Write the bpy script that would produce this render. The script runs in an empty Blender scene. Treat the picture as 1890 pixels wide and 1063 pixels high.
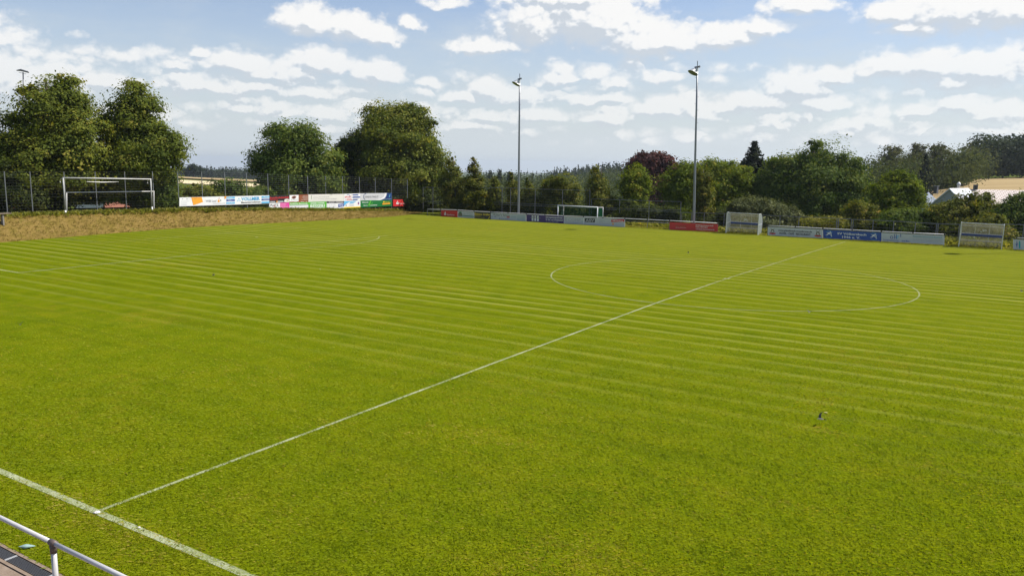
import bpy, bmesh, math, random
import numpy as np
from mathutils import Vector, Matrix, Quaternion
PI = math.pi
R = math.radians
S = bpy.context.scene
C = S.collection

# ------------------------------------------------------------------ camera
F, PITCH, YAW, ROLL = 1470.66, 0.1538, -0.5597, 0.0152
EYE = Vector((12.481, -6.981, 5.821))
_fw = Vector((math.sin(YAW)*math.cos(PITCH), math.cos(YAW)*math.cos(PITCH), -math.sin(PITCH)))
_r = Vector((math.cos(YAW), -math.sin(YAW), 0)); _u = _r.cross(_fw)
_r2 = _r*math.cos(ROLL) + _u*math.sin(ROLL); _u2 = -_r*math.sin(ROLL) + _u*math.cos(ROLL)
cd = bpy.data.cameras.new('camera'); cam = bpy.data.objects.new('camera', cd); C.objects.link(cam)
cd.sensor_width = 36; cd.lens = F/1890*36; cd.clip_start = 0.1; cd.clip_end = 30000
cam.matrix_world = Matrix((( _r2.x, _u2.x, -_fw.x, EYE.x), (_r2.y, _u2.y, -_fw.y, EYE.y), (_r2.z, _u2.z, -_fw.z, EYE.z), (0,0,0,1)))
S.camera = cam

def ray(px, py):
    return _fw + _r2*((px-945)/F) - _u2*((py-531.5)/F)
def at_d(px, py, d):            # point at depth d (metres along the view axis)
    return EYE + ray(px, py)*d
def at_x(px, py, X):
    v = ray(px, py); return EYE + v*((X-EYE.x)/v.x)
def at_y(px, py, Y):
    v = ray(px, py); return EYE + v*((Y-EYE.y)/v.y)
def at_z(px, py, Z=0.0):
    v = ray(px, py); return EYE + v*((Z-EYE.z)/v.z)
def px_of_az(x, y):
    dx, dy = x-EYE.x, y-EYE.y
    a = math.atan2(dx, dy) - YAW
    a = max(-1.2, min(1.2, (a+PI) % (2*PI) - PI))
    return 945 + F*math.tan(a)

# ------------------------------------------------------------------ light and exposure
SUN = Vector((0.436, 0.442, 0.783)).normalized()
sd = bpy.data.lights.new('sun', 'SUN'); sd.energy = 4.2; sd.angle = R(0.5); sd.color = (1, .95, .87)
so = bpy.data.objects.new('sun', sd); C.objects.link(so); so.location = (60, 60, 100)
so.rotation_mode = 'QUATERNION'; so.rotation_quaternion = SUN.to_track_quat('Z', 'Y')
S.view_settings.view_transform = 'Standard'; S.view_settings.look = 'None'; S.view_settings.gamma = 1
S.view_settings.use_curve_mapping = False
S.view_settings.exposure = 0.75
S.cycles.max_bounces = 6; S.cycles.transparent_max_bounces = 8
S.cycles.diffuse_bounces = 3; S.cycles.sample_clamp_indirect = 5
S.cycles.volume_bounces = 0

# ------------------------------------------------------------------ world: sky + clouds
W = bpy.data.worlds.new("World"); S.world = W; W.use_nodes = True
W.cycles.sampling_method = 'MANUAL'; W.cycles.sample_map_resolution = 512
SKY_STRENGTH = 0.072

class NT:
    """small helper for writing node trees"""
    def __init__(s, tree): s.t = tree
    def n(s, typ, **kw):
        nd = s.t.nodes.new(typ)
        for k, v in kw.items(): setattr(nd, k, v)
        return nd
    def put(s, sock, v):
        if isinstance(v, bpy.types.NodeSocket): s.t.links.new(v, sock)
        elif v is not None: sock.default_value = v
    def m(s, op, a, b=None, c=None, clamp=False):
        nd = s.n('ShaderNodeMath', operation=op, use_clamp=clamp)
        for i, v in enumerate((a, b, c)):
            if v is not None: s.put(nd.inputs[i], v)
        return nd.outputs[0]
    def v(s, op, a, b=None, c=None, scale=None):
        nd = s.n('ShaderNodeVectorMath', operation=op)
        for i, x in enumerate((a, b, c)):
            if x is not None: s.put(nd.inputs[i], x)
        if scale is not None: s.put(nd.inputs['Scale'], scale)
        return nd.outputs['Value'] if op in ('LENGTH', 'DOT_PRODUCT') else nd.outputs[0]
    def noise(s, vec, scale, detail=4, rough=.5, dist=0, col=False, dims='3D'):
        nd = s.n('ShaderNodeTexNoise', noise_dimensions=dims)
        s.put(nd.inputs['Vector'], vec); nd.inputs['Scale'].default_value = scale
        nd.inputs['Detail'].default_value = detail; nd.inputs['Roughness'].default_value = rough
        nd.inputs['Distortion'].default_value = dist
        return nd.outputs['Color' if col else 'Fac']
    def mix(s, fac, a, b, blend='MIX'):
        nd = s.n('ShaderNodeMix', data_type='RGBA', blend_type=blend)
        s.put(nd.inputs[0], fac); s.put(nd.inputs[6], a); s.put(nd.inputs[7], b)
        return nd.outputs[2]
    def smooth(s, x, a, b, lo=0., hi=1.):
        nd = s.n('ShaderNodeMapRange', interpolation_type='SMOOTHSTEP')
        s.put(nd.inputs[0], x); nd.inputs[1].default_value = a; nd.inputs[2].default_value = b
        nd.inputs[3].default_value = lo; nd.inputs[4].default_value = hi
        return nd.outputs[0]
    def ramp(s, fac, stops):
        nd = s.n('ShaderNodeValToRGB'); s.put(nd.inputs[0], fac); cr = nd.color_ramp
        while len(cr.elements) < len(stops): cr.elements.new(.5)
        for e, (p, c) in zip(cr.elements, stops):
            e.position = p; e.color = (*c, 1) if len(c) == 3 else c
        return nd.outputs[0]

# cumulus seen in the photograph: centre, half-width, half-height, weight
CLOUDS = [
 (575,46,66,40,1),(650,58,66,34,1),(705,72,40,28,.9),
 (905,88,80,20,.9),(985,50,80,62,1.05),(1090,42,120,76,1.15),(1210,78,120,44,1.05),(1330,70,70,32,1),(1400,56,46,24,.9),(1060,0,150,44,1),
 (1478,14,72,22,.9),(1650,30,60,28,.85),(1760,26,120,52,1.05),(1870,20,80,56,1),(1690,56,60,26,.8),
 (1640,124,56,26,.95),(1720,128,80,36,1.05),(1830,128,90,38,1.05),(1780,150,60,20,.8),
 (1545,142,56,22,.95),(1470,165,70,38,1.05),(1400,192,90,28,1),(1500,190,80,24,.9),(1340,200,50,20,.8),
 (1770,194,64,26,1),(1700,202,50,16,.8),(1850,212,60,24,.9),
 (905,172,46,26,1),(960,180,64,20,.95),(850,180,40,14,.8),
 (440,120,70,28,.85),(590,120,70,34,.95),(510,140,110,26,.75),(695,142,56,32,.95),(790,152,36,14,.7),(365,96,26,13,.8),(330,127,30,11,.8),
 (355,160,70,24,.9),(465,168,90,22,.85),(560,172,60,20,.8),(200,152,60,24,.8),(60,160,110,56,.85),(0,130,60,40,.8),
 (1140,160,44,14,.8),(1110,185,66,17,.8),(1040,132,34,16,.55),
 (520,206,60,20,.85),(610,212,50,22,.9),(440,200,50,15,.75),(680,222,40,14,.7),
 (900,214,60,22,.9),(990,218,70,24,.9),(870,238,80,18,.7),(1120,218,60,24,.95),(1230,204,90,30,1),(1290,214,60,24,.9),
 (1560,236,50,14,.8),(1610,222,40,12,.7),(1430,238,40,12,.7),(1840,244,70,13,.6),
 (100,110,100,13,.3),(250,105,130,14,.34),(760,48,22,14,.6),(820,10,44,14,.6),
 (-160,60,160,50,1),(-300,160,150,50,1),(2050,90,150,60,1),(2250,180,160,50,1),(300,-120,180,60,1),(900,-190,260,70,1),(1500,-160,230,70,1),
]
g = bpy.data.node_groups.new('cloud_density', 'ShaderNodeTree')
g.interface.new_socket('P', in_out='INPUT', socket_type='NodeSocketVector')
g.interface.new_socket('D', in_out='OUTPUT', socket_type='NodeSocketFloat')
G = NT(g); gi = G.n('NodeGroupInput'); go = G.n('NodeGroupOutput')
P = gi.outputs[0]
Ps = G.v('MULTIPLY', P, (1, 1.35, 1))
w1 = G.v('SUBTRACT', G.noise(Ps, 26, 3, .5, col=True), (.5, .5, .5))
w2 = G.v('SUBTRACT', G.noise(Ps, 70, 7, .62, col=True), (.5, .5, .5))
warp = G.v('ADD', G.v('MULTIPLY', w1, (.034, .024, 0)), G.v('MULTIPLY', w2, (.012, .009, 0)))
Q = G.v('ADD', P, warp)
acc = None
for (cx, cy, hw, hh, wt) in CLOUDS:
    d = ray(cx, cy).normalized()
    az, el = math.atan2(d.x, d.y), math.asin(d.z)
    q = G.v('MULTIPLY', G.v('SUBTRACT', Q, (az, el, 0)), (F/hw/1.02, F/hh/1.02, 0))
    q = G.v('MAXIMUM', q, G.v('MULTIPLY', q, (-1, -1.7, 0)))
    f_ = G.m('MULTIPLY_ADD', G.v('LENGTH', q), -wt, wt)
    acc = f_ if acc is None else G.m('SMOOTH_MAX', acc, f_, .10)
fine = G.m('SUBTRACT', G.noise(Ps, 42, 9, .62), .5)
vo = G.n('ShaderNodeTexVoronoi', feature='SMOOTH_F1', voronoi_dimensions='2D', normalize=True)
G.put(vo.inputs['Vector'], G.v('ADD', Ps, G.v('MULTIPLY', w2, (.012, .012, 0)))); vo.inputs['Scale'].default_value = 48
vo.inputs['Detail'].default_value = 2.0; vo.inputs['Roughness'].default_value = .55; vo.inputs['Smoothness'].default_value = .35
billow = G.m('SUBTRACT', .36, vo.outputs['Distance'])
sep = G.n('ShaderNodeSeparateXYZ'); G.put(sep.inputs[0], P)
# thin layered cloud low over the horizon
lowQ = G.v('MULTIPLY', G.v('ADD', P, G.v('MULTIPLY', w2, (.010, .006, 0))), (1, 2.3, 1))
pv = G.n('ShaderNodeTexVoronoi', feature='F1', voronoi_dimensions='2D'); G.put(pv.inputs['Vector'], lowQ); pv.inputs['Scale'].default_value = 24
pr = G.n('ShaderNodeSeparateColor'); G.put(pr.inputs[0], pv.outputs['Color'])
cover = G.m('MULTIPLY', G.m('SUBTRACT', G.noise(lowQ, 6, 3, .5), .47), 2.2)
low = G.m('ADD', G.m('SUBTRACT', G.m('MULTIPLY_ADD', pr.outputs[0], .55, .06), pv.outputs['Distance']), cover)
lowm = G.smooth(sep.outputs[1], .005, .04); lowm2 = G.smooth(sep.outputs[1], .165, .10)
lm = G.m('MULTIPLY', lowm, lowm2); low = G.m('ADD', G.m('MULTIPLY', low, .70), G.m('MULTIPLY_ADD', lm, 1.0, -1.0))
tot = G.m('ADD', G.m('MAXIMUM', acc, low), G.m('MULTIPLY_ADD', fine, .70, G.m('MULTIPLY', billow, .75)))
G.put(go.inputs[0], tot)

N = NT(W.node_tree); W.node_tree.nodes.clear()
tc = N.n('ShaderNodeTexCoord'); sx = N.n('ShaderNodeSeparateXYZ'); N.put(sx.inputs[0], tc.outputs['Generated'])
az = N.m('ARCTAN2', sx.outputs[0], sx.outputs[1]); el = N.m('ARCSINE', sx.outputs[2])
cb = N.n('ShaderNodeCombineXYZ'); N.put(cb.inputs[0], az); N.put(cb.inputs[1], el)
def dens(v):
    nd = N.n('ShaderNodeGroup'); nd.node_tree = g; N.put(nd.inputs[0], v); return nd.outputs[0]
d0 = dens(cb.outputs[0])
d1 = dens(N.v('ADD', cb.outputs[0], (.012, .017, 0)))
veilP = N.v('MULTIPLY', cb.outputs[0], (1, 3.2, 1))
veil = N.m('MULTIPLY', N.smooth(N.noise(veilP, 7, 6, .6), .42, .75), N.smooth(el, .30, .12, 0, .30))
veil = N.m('ADD', veil, N.smooth(el, .26, .04, .0, .66), clamp=True)
topness = N.smooth(N.m('SUBTRACT', d0, d1), -.06, .20)
alpha = N.m('ADD', N.m('MULTIPLY', N.smooth(d0, -.08, .38), topness), N.m('MULTIPLY', N.smooth(d0, -.20, .64), N.m('SUBTRACT', 1.0, topness)))
d2 = dens(N.v('ADD', cb.outputs[0], (.004, .006, 0)))
lump = N.m('MULTIPLY', N.m('SUBTRACT', d2, d0), 2.4)
shade = N.smooth(N.m('ADD', lump, N.m('ADD', N.m('MULTIPLY', d1, .55), N.m('MULTIPLY', N.m('SUBTRACT', d1, d0), .55))), -.12, .95)
ccol = N.ramp(shade, [(0, (1.0, .99, .97)), (.22, (.935, .94, .94)), (.52, (.81, .84, .875)), (.9, (.635, .685, .745))])
sky = N.n('ShaderNodeTexSky', sky_type='NISHITA', sun_disc=False)
sky.sun_elevation = math.asin(SUN.z); sky.sun_rotation = math.atan2(SUN.x, SUN.y)
sky.air_density = 1.0; sky.dust_density = .7; sky.ozone_density = 1.2; sky.altitude = 300
bg1 = N.n('ShaderNodeBackground'); 
ss = N.n('ShaderNodeSeparateColor'); N.put(ss.inputs[0], sky.outputs[0])
sc_ = N.n('ShaderNodeCombineColor'); N.put(sc_.inputs[0], ss.outputs[0]); N.put(sc_.inputs[1], N.m('SMOOTH_MAX', ss.outputs[1], N.m('MULTIPLY', ss.outputs[0], 1.08), .4))
N.put(sc_.inputs[2], N.m('SMOOTH_MAX', N.m('MULTIPLY', ss.outputs[2], 1.10), N.m('MULTIPLY', ss.outputs[0], 1.14), .8))
N.put(bg1.inputs[0], N.mix(veil, sc_.outputs[0], (5.35, 5.85, 6.15, 1))); bg1.inputs[1].default_value = SKY_STRENGTH
bg2 = N.n('ShaderNodeBackground'); N.put(bg2.inputs[0], ccol); bg2.inputs[1].default_value = 0.59
mx = N.n('ShaderNodeMixShader'); N.put(mx.inputs[0], N.m('MULTIPLY', alpha, N.smooth(el, .045, .17, .62, .94))); N.put(mx.inputs[1], bg1.outputs[0]); N.put(mx.inputs[2], bg2.outputs[0])
wo = N.n('ShaderNodeOutputWorld'); N.put(wo.inputs[0], mx.outputs[0])

# ------------------------------------------------------------------ helpers: objects, tags
def tag(o, label=None, cat=None, group=None, kind=None):
    if label: o['label'] = label
    if cat: o['category'] = cat
    if group: o['group'] = group
    if kind: o['kind'] = kind
    return o
def empty(name, loc, rz=0.0):
    o = bpy.data.objects.new(name, None); C.objects.link(o); o.location = loc; o.rotation_euler = (0, 0, rz)
    o.empty_display_size = .3
    return o
def link(name, me, parent=None):
    o = bpy.data.objects.new(name, me); C.objects.link(o)
    if parent is not None: o.parent = parent
    return o
def local(root, p):
    """world point -> root's local frame (roots carry location and a turn about z)"""
    d = Vector(p) - root.location
    a = -root.rotation_euler.z
    return Vector((d.x*math.cos(a)-d.y*math.sin(a), d.x*math.sin(a)+d.y*math.cos(a), d.z))

class MB:
    def __init__(s): s.v = []; s.f = []; s.mi = []; s.mats = []
    def mat(s, m):
        if m not in s.mats: s.mats.append(m)
        return s.mats.index(m)
    def add(s, vs, fs, m):
        b = len(s.v); k = s.mat(m); s.v += [tuple(p) for p in vs]
        for f in fs: s.f.append([b+i for i in f]); s.mi.append(k)
    def box(s, c, size, m, rz=0.0, bev=0.0):
        hx, hy, hz = (x/2 for x in size); ca, sa = math.cos(rz), math.sin(rz)
        vs = []
        for z in (-hz, hz):
            for x, y in ((-hx,-hy),(hx,-hy),(hx,hy),(-hx,hy)):
                vs.append((c[0]+x*ca-y*sa, c[1]+x*sa+y*ca, c[2]+z))
        s.add(vs, [(0,3,2,1),(4,5,6,7),(0,1,5,4),(1,2,6,5),(2,3,7,6),(3,0,4,7)], m)
    def tube(s, pts, rad, m, n=8, caps=True):
        pts = [Vector(p) for p in pts]
        if not hasattr(rad, '__len__'): rad = [rad]*len(pts)
        vs = []; fs = []; ref = None
        for i, p in enumerate(pts):
            t = (pts[min(i+1, len(pts)-1)] - pts[max(i-1, 0)]).normalized()
            if ref is None: ref = Vector((0,0,1)) if abs(t.z) < .9 else Vector((1,0,0))
            a = t.cross(ref).normalized(); b = t.cross(a).normalized(); ref = a.cross(t)*-1 if False else ref
            for k in range(n):
                an = 2*PI*k/n
                vs.append(p + (a*math.cos(an)+b*math.sin(an))*rad[i])
        for i in range(len(pts)-1):
            for k in range(n):
                k2 = (k+1) % n
                fs.append((i*n+k, i*n+k2, (i+1)*n+k2, (i+1)*n+k))
        if caps:
            fs.append(tuple(range(n))[::-1]); e = (len(pts)-1)*n; fs.append(tuple(range(e, e+n)))
        s.add(vs, fs, m)
    def build(s, name, parent=None, smooth=False):
        me = bpy.data.meshes.new(name); me.from_pydata(s.v, [], s.f)
        for m in s.mats: me.materials.append(m)
        me.polygons.foreach_set('material_index', s.mi)
        if smooth: me.polygons.foreach_set('use_smooth', [True]*len(s.f))
        bm = bmesh.new(); bm.from_mesh(me); bmesh.ops.recalc_face_normals(bm, faces=bm.faces); bm.to_mesh(me); bm.free()
        me.update()
        return link(name, me, parent)

# ------------------------------------------------------------------ materials
def newmat(name):
    m = bpy.data.materials.new(name); m.use_nodes = True; m.node_tree.nodes.clear()
    n = NT(m.node_tree); out = n.n('ShaderNodeOutputMaterial')
    return m, n, out
_cols = {}
def paint(rgb, rough=.5, var=.12, metal=0.0, scale=6.0, name='paint'):
    key = (tuple(round(c, 4) for c in rgb), rough, var, metal, scale)
    if key in _cols: return _cols[key]
    m, n, out = newmat(name)
    tcn = n.n('ShaderNodeTexCoord')
    f = n.noise(tcn.outputs['Object'], scale, 5, .6)
    c = n.mix(f, (*[x*(1-var) for x in rgb], 1), (*[min(1, x*(1+var)) for x in rgb], 1))
    b = n.n('ShaderNodeBsdfPrincipled'); n.put(b.inputs['Base Color'], c)
    n.put(b.inputs['Roughness'], rough); n.put(b.inputs['Metallic'], metal)
    n.put(out.inputs[0], b.outputs[0]); _cols[key] = m
    return m
def leafmat(name, stops, transl=.40, gloss=.0):
    m, n, out = newmat(name)
    at = n.n('ShaderNodeAttribute', attribute_name='tint')
    oi = n.n('ShaderNodeObjectInfo')
    c = n.ramp(at.outputs['Fac'], stops)
    c = n.mix(.25, c, n.mix(oi.outputs['Random'], (.75, .85, .8, 1), (1.2, 1.1, .9, 1)), 'MULTIPLY')
    d = n.n('ShaderNodeBsdfDiffuse'); n.put(d.inputs[0], c)
    t = n.n('ShaderNodeBsdfTranslucent'); n.put(t.inputs[0], n.mix(1, c, (1.25, 1.2, .6, 1), 'MULTIPLY'))
    x = n.n('ShaderNodeMixShader'); n.put(x.inputs[0], transl); n.put(x.inputs[1], d.outputs[0]); n.put(x.inputs[2], t.outputs[0])
    gl = n.n('ShaderNodeBsdfGlossy'); gl.inputs['Roughness'].default_value = .6
    x2 = n.n('ShaderNodeMixShader'); n.put(x2.inputs[0], .006+gloss); n.put(x2.inputs[1], x.outputs[0]); n.put(x2.inputs[2], gl.outputs[0])
    n.put(out.inputs[0], x2.outputs[0])
    return m
L_LINDEN = leafmat('linden_leaf', [(0, (0.0470,0.0729,0.0121)), (.5, (0.1216,0.1512,0.0189)), (.82, (0.2072,0.2160,0.0297)), (1, (0.3245,0.2633,0.0513))])
L_OAK = leafmat('oak_leaf', [(0, (0.0336,0.0588,0.0112)), (.5, (0.0812,0.1232,0.0210)), (.85, (0.1610,0.1960,0.0336)), (1, (0.2520,0.2380,0.0490))])
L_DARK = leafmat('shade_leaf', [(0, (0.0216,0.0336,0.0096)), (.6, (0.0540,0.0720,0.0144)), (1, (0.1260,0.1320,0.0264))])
L_BRIGHT = leafmat('maple_leaf', [(0, (0.0448,0.0762,0.0078)), (.5, (0.1176,0.1624,0.0134)), (.85, (0.2128,0.2408,0.0224)), (1, (0.3248,0.2352,0.0392))], .4)
L_YOUNG = leafmat('young_leaf', [(0, (0.0375,0.0550,0.0100)), (.5, (0.1063,0.1250,0.0187)), (.85, (0.2000,0.1938,0.0325)), (1, (0.3375,0.2250,0.0500))], .4)
L_COPPER = leafmat('copper_leaf', [(0, (0.0228,0.0130,0.0150)), (.5, (0.0731,0.0325,0.0330)), (.9, (0.1382,0.0553,0.0510)), (1, (0.1788,0.0975,0.0600))], .3)
L_GREY = leafmat('grey_leaf', [(0, (0.0403,0.0517,0.0230)), (.5, (0.0920,0.1058,0.0403)), (.9, (0.1610,0.1725,0.0690)), (1, (0.2300,0.2300,0.1035))], .3)
L_SPRUCE = leafmat('spruce_needle', [(0, (.010,.016,.010)), (.6, (.024,.034,.018)), (1, (.045,.055,.025))], .12)
L_FAR = leafmat('far_leaf', [(0, (0.0250,0.0400,0.0150)), (.5, (0.0550,0.0750,0.0250)), (1, (0.1063,0.1187,0.0375))], .25)
L_FARDARK = leafmat('far_dark_leaf', [(0, (.012,.022,.012)), (.6, (.026,.040,.018)), (1, (.050,.062,.022))], .2)
L_BIRCH = leafmat('birch_leaf', [(0, (0.0403,0.0483,0.0207)), (.5, (0.0862,0.0920,0.0368)), (1, (0.1495,0.1437,0.0575))], .3)
L_DRY = leafmat('dry_grass_blade', [(0, (0.1240,0.1023,0.0231)), (.35, (0.1860,0.1395,0.0374)), (.65, (0.2232,0.1581,0.0495)), (.82, (0.1736,0.1550,0.0248)), (1, (0.1178,0.1302,0.0154))], .35)
L_WEED = leafmat('weed_leaf', [(0, (0.0875,0.1063,0.0168)), (.6, (0.1875,0.1938,0.0288)), (1, (0.3375,0.2875,0.0600))], .4)
BARK = paint((.075,.060,.045), .9, .35, 0, 9, 'bark')
STEEL = paint((.25,.26,.27), .45, .12, .6, 8, 'galvanised_steel')
STEEL_D = paint((.17,.175,.18), .5, .15, .5, 8, 'weathered_and_shaded_steel')  # darker steel; also carries tree shade on the bank fence's left stretch
WHITE = paint((.78,.78,.76), .45, .05, 0, 5, 'white_paint')
WHITE_OLD = paint((.62,.60,.58), .5, .2, 0, 4, 'worn_white_paint')
ALU = paint((.62,.62,.60), .4, .1, .35, 7, 'aluminium')
BLACK = paint((.018,.018,.02), .5, .2, 0, 6, 'black')
DARK = paint((.05,.045,.042), .5, .2, 0, 6, 'dark_fitting')

def grass_nodes(n, worn=False):
    """turf colour in metres of world position; returns colour, height for bump"""
    geo = n.n('ShaderNodeNewGeometry'); Pw = geo.outputs['Position']
    sp = n.n('ShaderNodeSeparateXYZ'); n.put(sp.inputs[0], Pw)
    big = n.noise(Pw, .16, 4, .55); mid = n.noise(Pw, 1.1, 5, .62)
    clump = n.noise(n.v('MULTIPLY', Pw, (.75, 1.15, 1)), 23, 3, .65); blade = n.noise(n.v('MULTIPLY', Pw, (.6, 1.3, 1)), 60, 3, .8)
    base = n.ramp(mid, [(.28, (.074,.104,.0024)), (.5, (.098,.124,.0028)), (.74, (.124,.137,.0042))])
    yel = n.smooth(n.m('ADD', n.m('MULTIPLY', big, .55), n.m('MULTIPLY', n.noise(Pw, 2.4, 6, .72), .55)), .58, .78)
    base = n.mix(n.m('MULTIPLY', yel, .68), base, (.170,.132,.013,1))
    grn = n.smooth(n.noise(n.v('ADD', Pw, (31, 7, 0)), .38, 5, .65), .54, .76)
    base = n.mix(n.m('MULTIPLY', grn, .55), base, (.044,.078,.0020,1))
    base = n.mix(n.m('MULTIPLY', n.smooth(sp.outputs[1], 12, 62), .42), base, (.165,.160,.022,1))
    # tufts light and dark
    tuft = n.m('ADD', n.m('MULTIPLY', clump, .48), n.m('MULTIPLY', blade, .52))
    k = n.smooth(tuft, .34, .66, .52, 1.48)
    base = n.mix(1, base, n.v('SCALE', (1,1,1), scale=k), 'MULTIPLY')
    dk = n.smooth(n.noise(n.v('ADD', Pw, (3, 77, 0)), 1.9, 6, .7), .60, .72)
    base = n.mix(n.m('MULTIPLY', dk, .45), base, (.060,.068,.006,1))
    thatch = n.smooth(n.noise(n.v('MULTIPLY', Pw, (5, 11, 1)), 1, 5, .75), .60, .74)
    base = n.mix(n.m('MULTIPLY', thatch, .30), base, (.21,.17,.03,1))
    # mowing passes, parallel to the long side
    wob = n.m('MULTIPLY', n.m('SUBTRACT', n.noise(n.v('MULTIPLY', Pw, (.035,.2,1)), 1, 2, .5), .5), .40)
    wob2 = n.m('MULTIPLY', n.m('SUBTRACT', n.noise(n.v('MULTIPLY', Pw, (1.2,4,1)), 1, 3, .6), .5), .10)
    yy = n.m('ADD', n.m('ADD', sp.outputs[1], wob), wob2)
    ph = n.m('FRACT', n.m('DIVIDE', yy, 1.16))
    light = n.m('MULTIPLY', n.smooth(ph, .60, .80), n.smooth(ph, 1.0, .90))
    darkb = n.m('MULTIPLY', n.smooth(ph, .0, .10), n.smooth(ph, .42, .16))
    amp = n.ramp(n.m('DIVIDE', sp.outputs[1], 70.0), [(.0,(0,0,0)),(.13,(.04,)*3),(.17,(.34,)*3),(.30,(.70,)*3),(.37,(.40,)*3),(.47,(.50,)*3),(.505,(1,1,1)),(.60,(.95,)*3),(.63,(.42,)*3),(.75,(.34,)*3),(.92,(.22,)*3)])
    amp = n.m('MULTIPLY', amp, n.smooth(n.noise(n.v('MULTIPLY', Pw, (.07,.32,1)), 1, 5, .65), .32, .66, .20, 1.15))
    amp = n.m('MULTIPLY', amp, n.smooth(sp.outputs[0], 2, -22, 1.0, 1.12))
    streak = n.smooth(n.noise(n.v('MULTIPLY', Pw, (.16,2.6,1)), 1, 5, .62), .46, .72)
    sa = n.ramp(n.m('DIVIDE', sp.outputs[1], 70.0), [(.08,(0,)*3),(.2,(.30,)*3),(.5,(.45,)*3),(.62,(.65,)*3),(.92,(.5,)*3)])
    base = n.mix(n.m('MULTIPLY', n.m('MULTIPLY', streak, sa), .55), base, (.165,.185,.016,1))
    base = n.mix(n.m('MULTIPLY', n.m('MULTIPLY', light, amp), .80), base, (.205,.215,.045,1))
    base = n.mix(n.m('MULTIPLY', n.m('MULTIPLY', darkb, amp), .62), base, (.050,.068,.003,1))
    fleck = n.smooth(n.noise(n.v('MULTIPLY', Pw, (2.2, 7.5, 1)), 1, 6, .78), .585, .68)
    fleck = n.m('MULTIPLY', fleck, n.smooth(n.noise(n.v('ADD', Pw, (55, 3, 0)), .5, 4, .6), .36, .66))
    base = n.mix(n.m('MULTIPLY', fleck, .52), base, (.235,.170,.040,1))
    rows = n.smooth(n.noise(n.v('MULTIPLY', Pw, (.10, 1.7, 1)), 1, 4, .6), .52, .66)
    base = n.mix(n.m('MULTIPLY', rows, .30), base, (.055,.072,.003,1))
    base = n.mix(1, base, (1.09, 1.085, 1.0, 1), 'MULTIPLY')
    hgt = n.m('ADD', n.m('MULTIPLY', clump, .6), n.m('MULTIPLY', blade, .4))
    return base, hgt, Pw
def bumped(n, out, col, hgt, strength=.55, dist=.03, rough=.75):
    b = n.n('ShaderNodeBsdfPrincipled'); n.put(b.inputs['Base Color'], col); b.inputs['Roughness'].default_value = rough
    b.inputs['Specular IOR Level'].default_value = .0
    bp = n.n('ShaderNodeBump'); bp.inputs['Strength'].default_value = strength; bp.inputs['Distance'].default_value = dist
    n.put(bp.inputs['Height'], hgt); n.put(b.inputs['Normal'], bp.outputs[0]); n.put(out.inputs[0], b.outputs[0])
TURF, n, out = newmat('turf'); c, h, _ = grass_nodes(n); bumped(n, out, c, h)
def linemat(name, lo, hi):
    m, n, out = newmat(name); c, h, Pw = grass_nodes(n)
    k = n.smooth(n.m('ADD', n.m('MULTIPLY', n.noise(Pw, 38, 4, .75), .62), n.m('MULTIPLY', n.noise(Pw, .9, 5, .7), .38)), .40, .60, lo, hi)
    bumped(n, out, n.mix(k, c, (.46,.48,.35,1)), h, .5); return m
LINE = linemat('chalk_line', .12, .74); LINE_F = linemat('faded_chalk_line', .04, .52)
MEADOW, n, out = newmat('meadow'); geo = n.n('ShaderNodeNewGeometry')
c = n.ramp(n.noise(geo.outputs['Position'], .05, 6, .6), [(.3,(.055,.075,.012)),(.6,(.085,.105,.018)),(.8,(.12,.12,.03))])
wood = n.smooth(n.noise(n.v('MULTIPLY', geo.outputs['Position'], (.0016, .0016, 0)), 1, 5, .6), .46, .52)
wood = n.m('MULTIPLY', wood, n.smooth(n.v('LENGTH', geo.outputs['Position']), 900, 1400))
c = n.mix(wood, c, (.022,.036,.016,1))
bumped(n, out, c, n.noise(geo.outputs['Position'], 2.5, 4, .6), .5, .2)
DRY, n, out = newmat('dry_bank_grass'); geo = n.n('ShaderNodeNewGeometry'); Pw = geo.outputs['Position']
spz = n.n('ShaderNodeSeparateXYZ'); n.put(spz.inputs[0], Pw)
c = n.ramp(n.noise(Pw, 1.1, 6, .7), [(.25,(.150,.115,.024)),(.42,(.180,.130,.032)),(.56,(.215,.145,.046)),(.72,(.150,.135,.022))])
bumped(n, out, c, n.noise(Pw, 7, 5, .7), .8, .12)
WHEAT, n, out = newmat('stubble_field'); geo = n.n('ShaderNodeNewGeometry')
c = n.ramp(n.noise(n.v('MULTIPLY', geo.outputs['Position'], (.03,.12,1)), 1, 5, .6), [(.3,(.29,.215,.11)),(.7,(.38,.29,.155))])
bumped(n, out, c, n.noise(geo.outputs['Position'], 3, 4, .6), .4, .1)
STRAW, n, out = newmat('pale_straw_field'); geo = n.n('ShaderNodeNewGeometry')
c = n.ramp(n.noise(n.v('MULTIPLY', geo.outputs['Position'], (.03,.12,1)), 1, 5, .6), [(.3,(.52,.43,.25)),(.7,(.66,.56,.36))])
bumped(n, out, c, n.noise(geo.outputs['Position'], 3, 4, .6), .4, .1)
CONC, n, out = newmat('concrete_paving'); geo = n.n('ShaderNodeNewGeometry'); Pw = geo.outputs['Position']
c = n.ramp(n.m('ADD', n.m('MULTIPLY', n.noise(Pw, 6, 6, .7), .6), n.m('MULTIPLY', n.noise(Pw, 70, 3, .6), .4)), [(.3,(.13,.095,.065)),(.5,(.23,.175,.13)),(.7,(.30,.24,.19))])
bumped(n, out, c, n.noise(Pw, 90, 3, .6), .4, .01)

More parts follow.
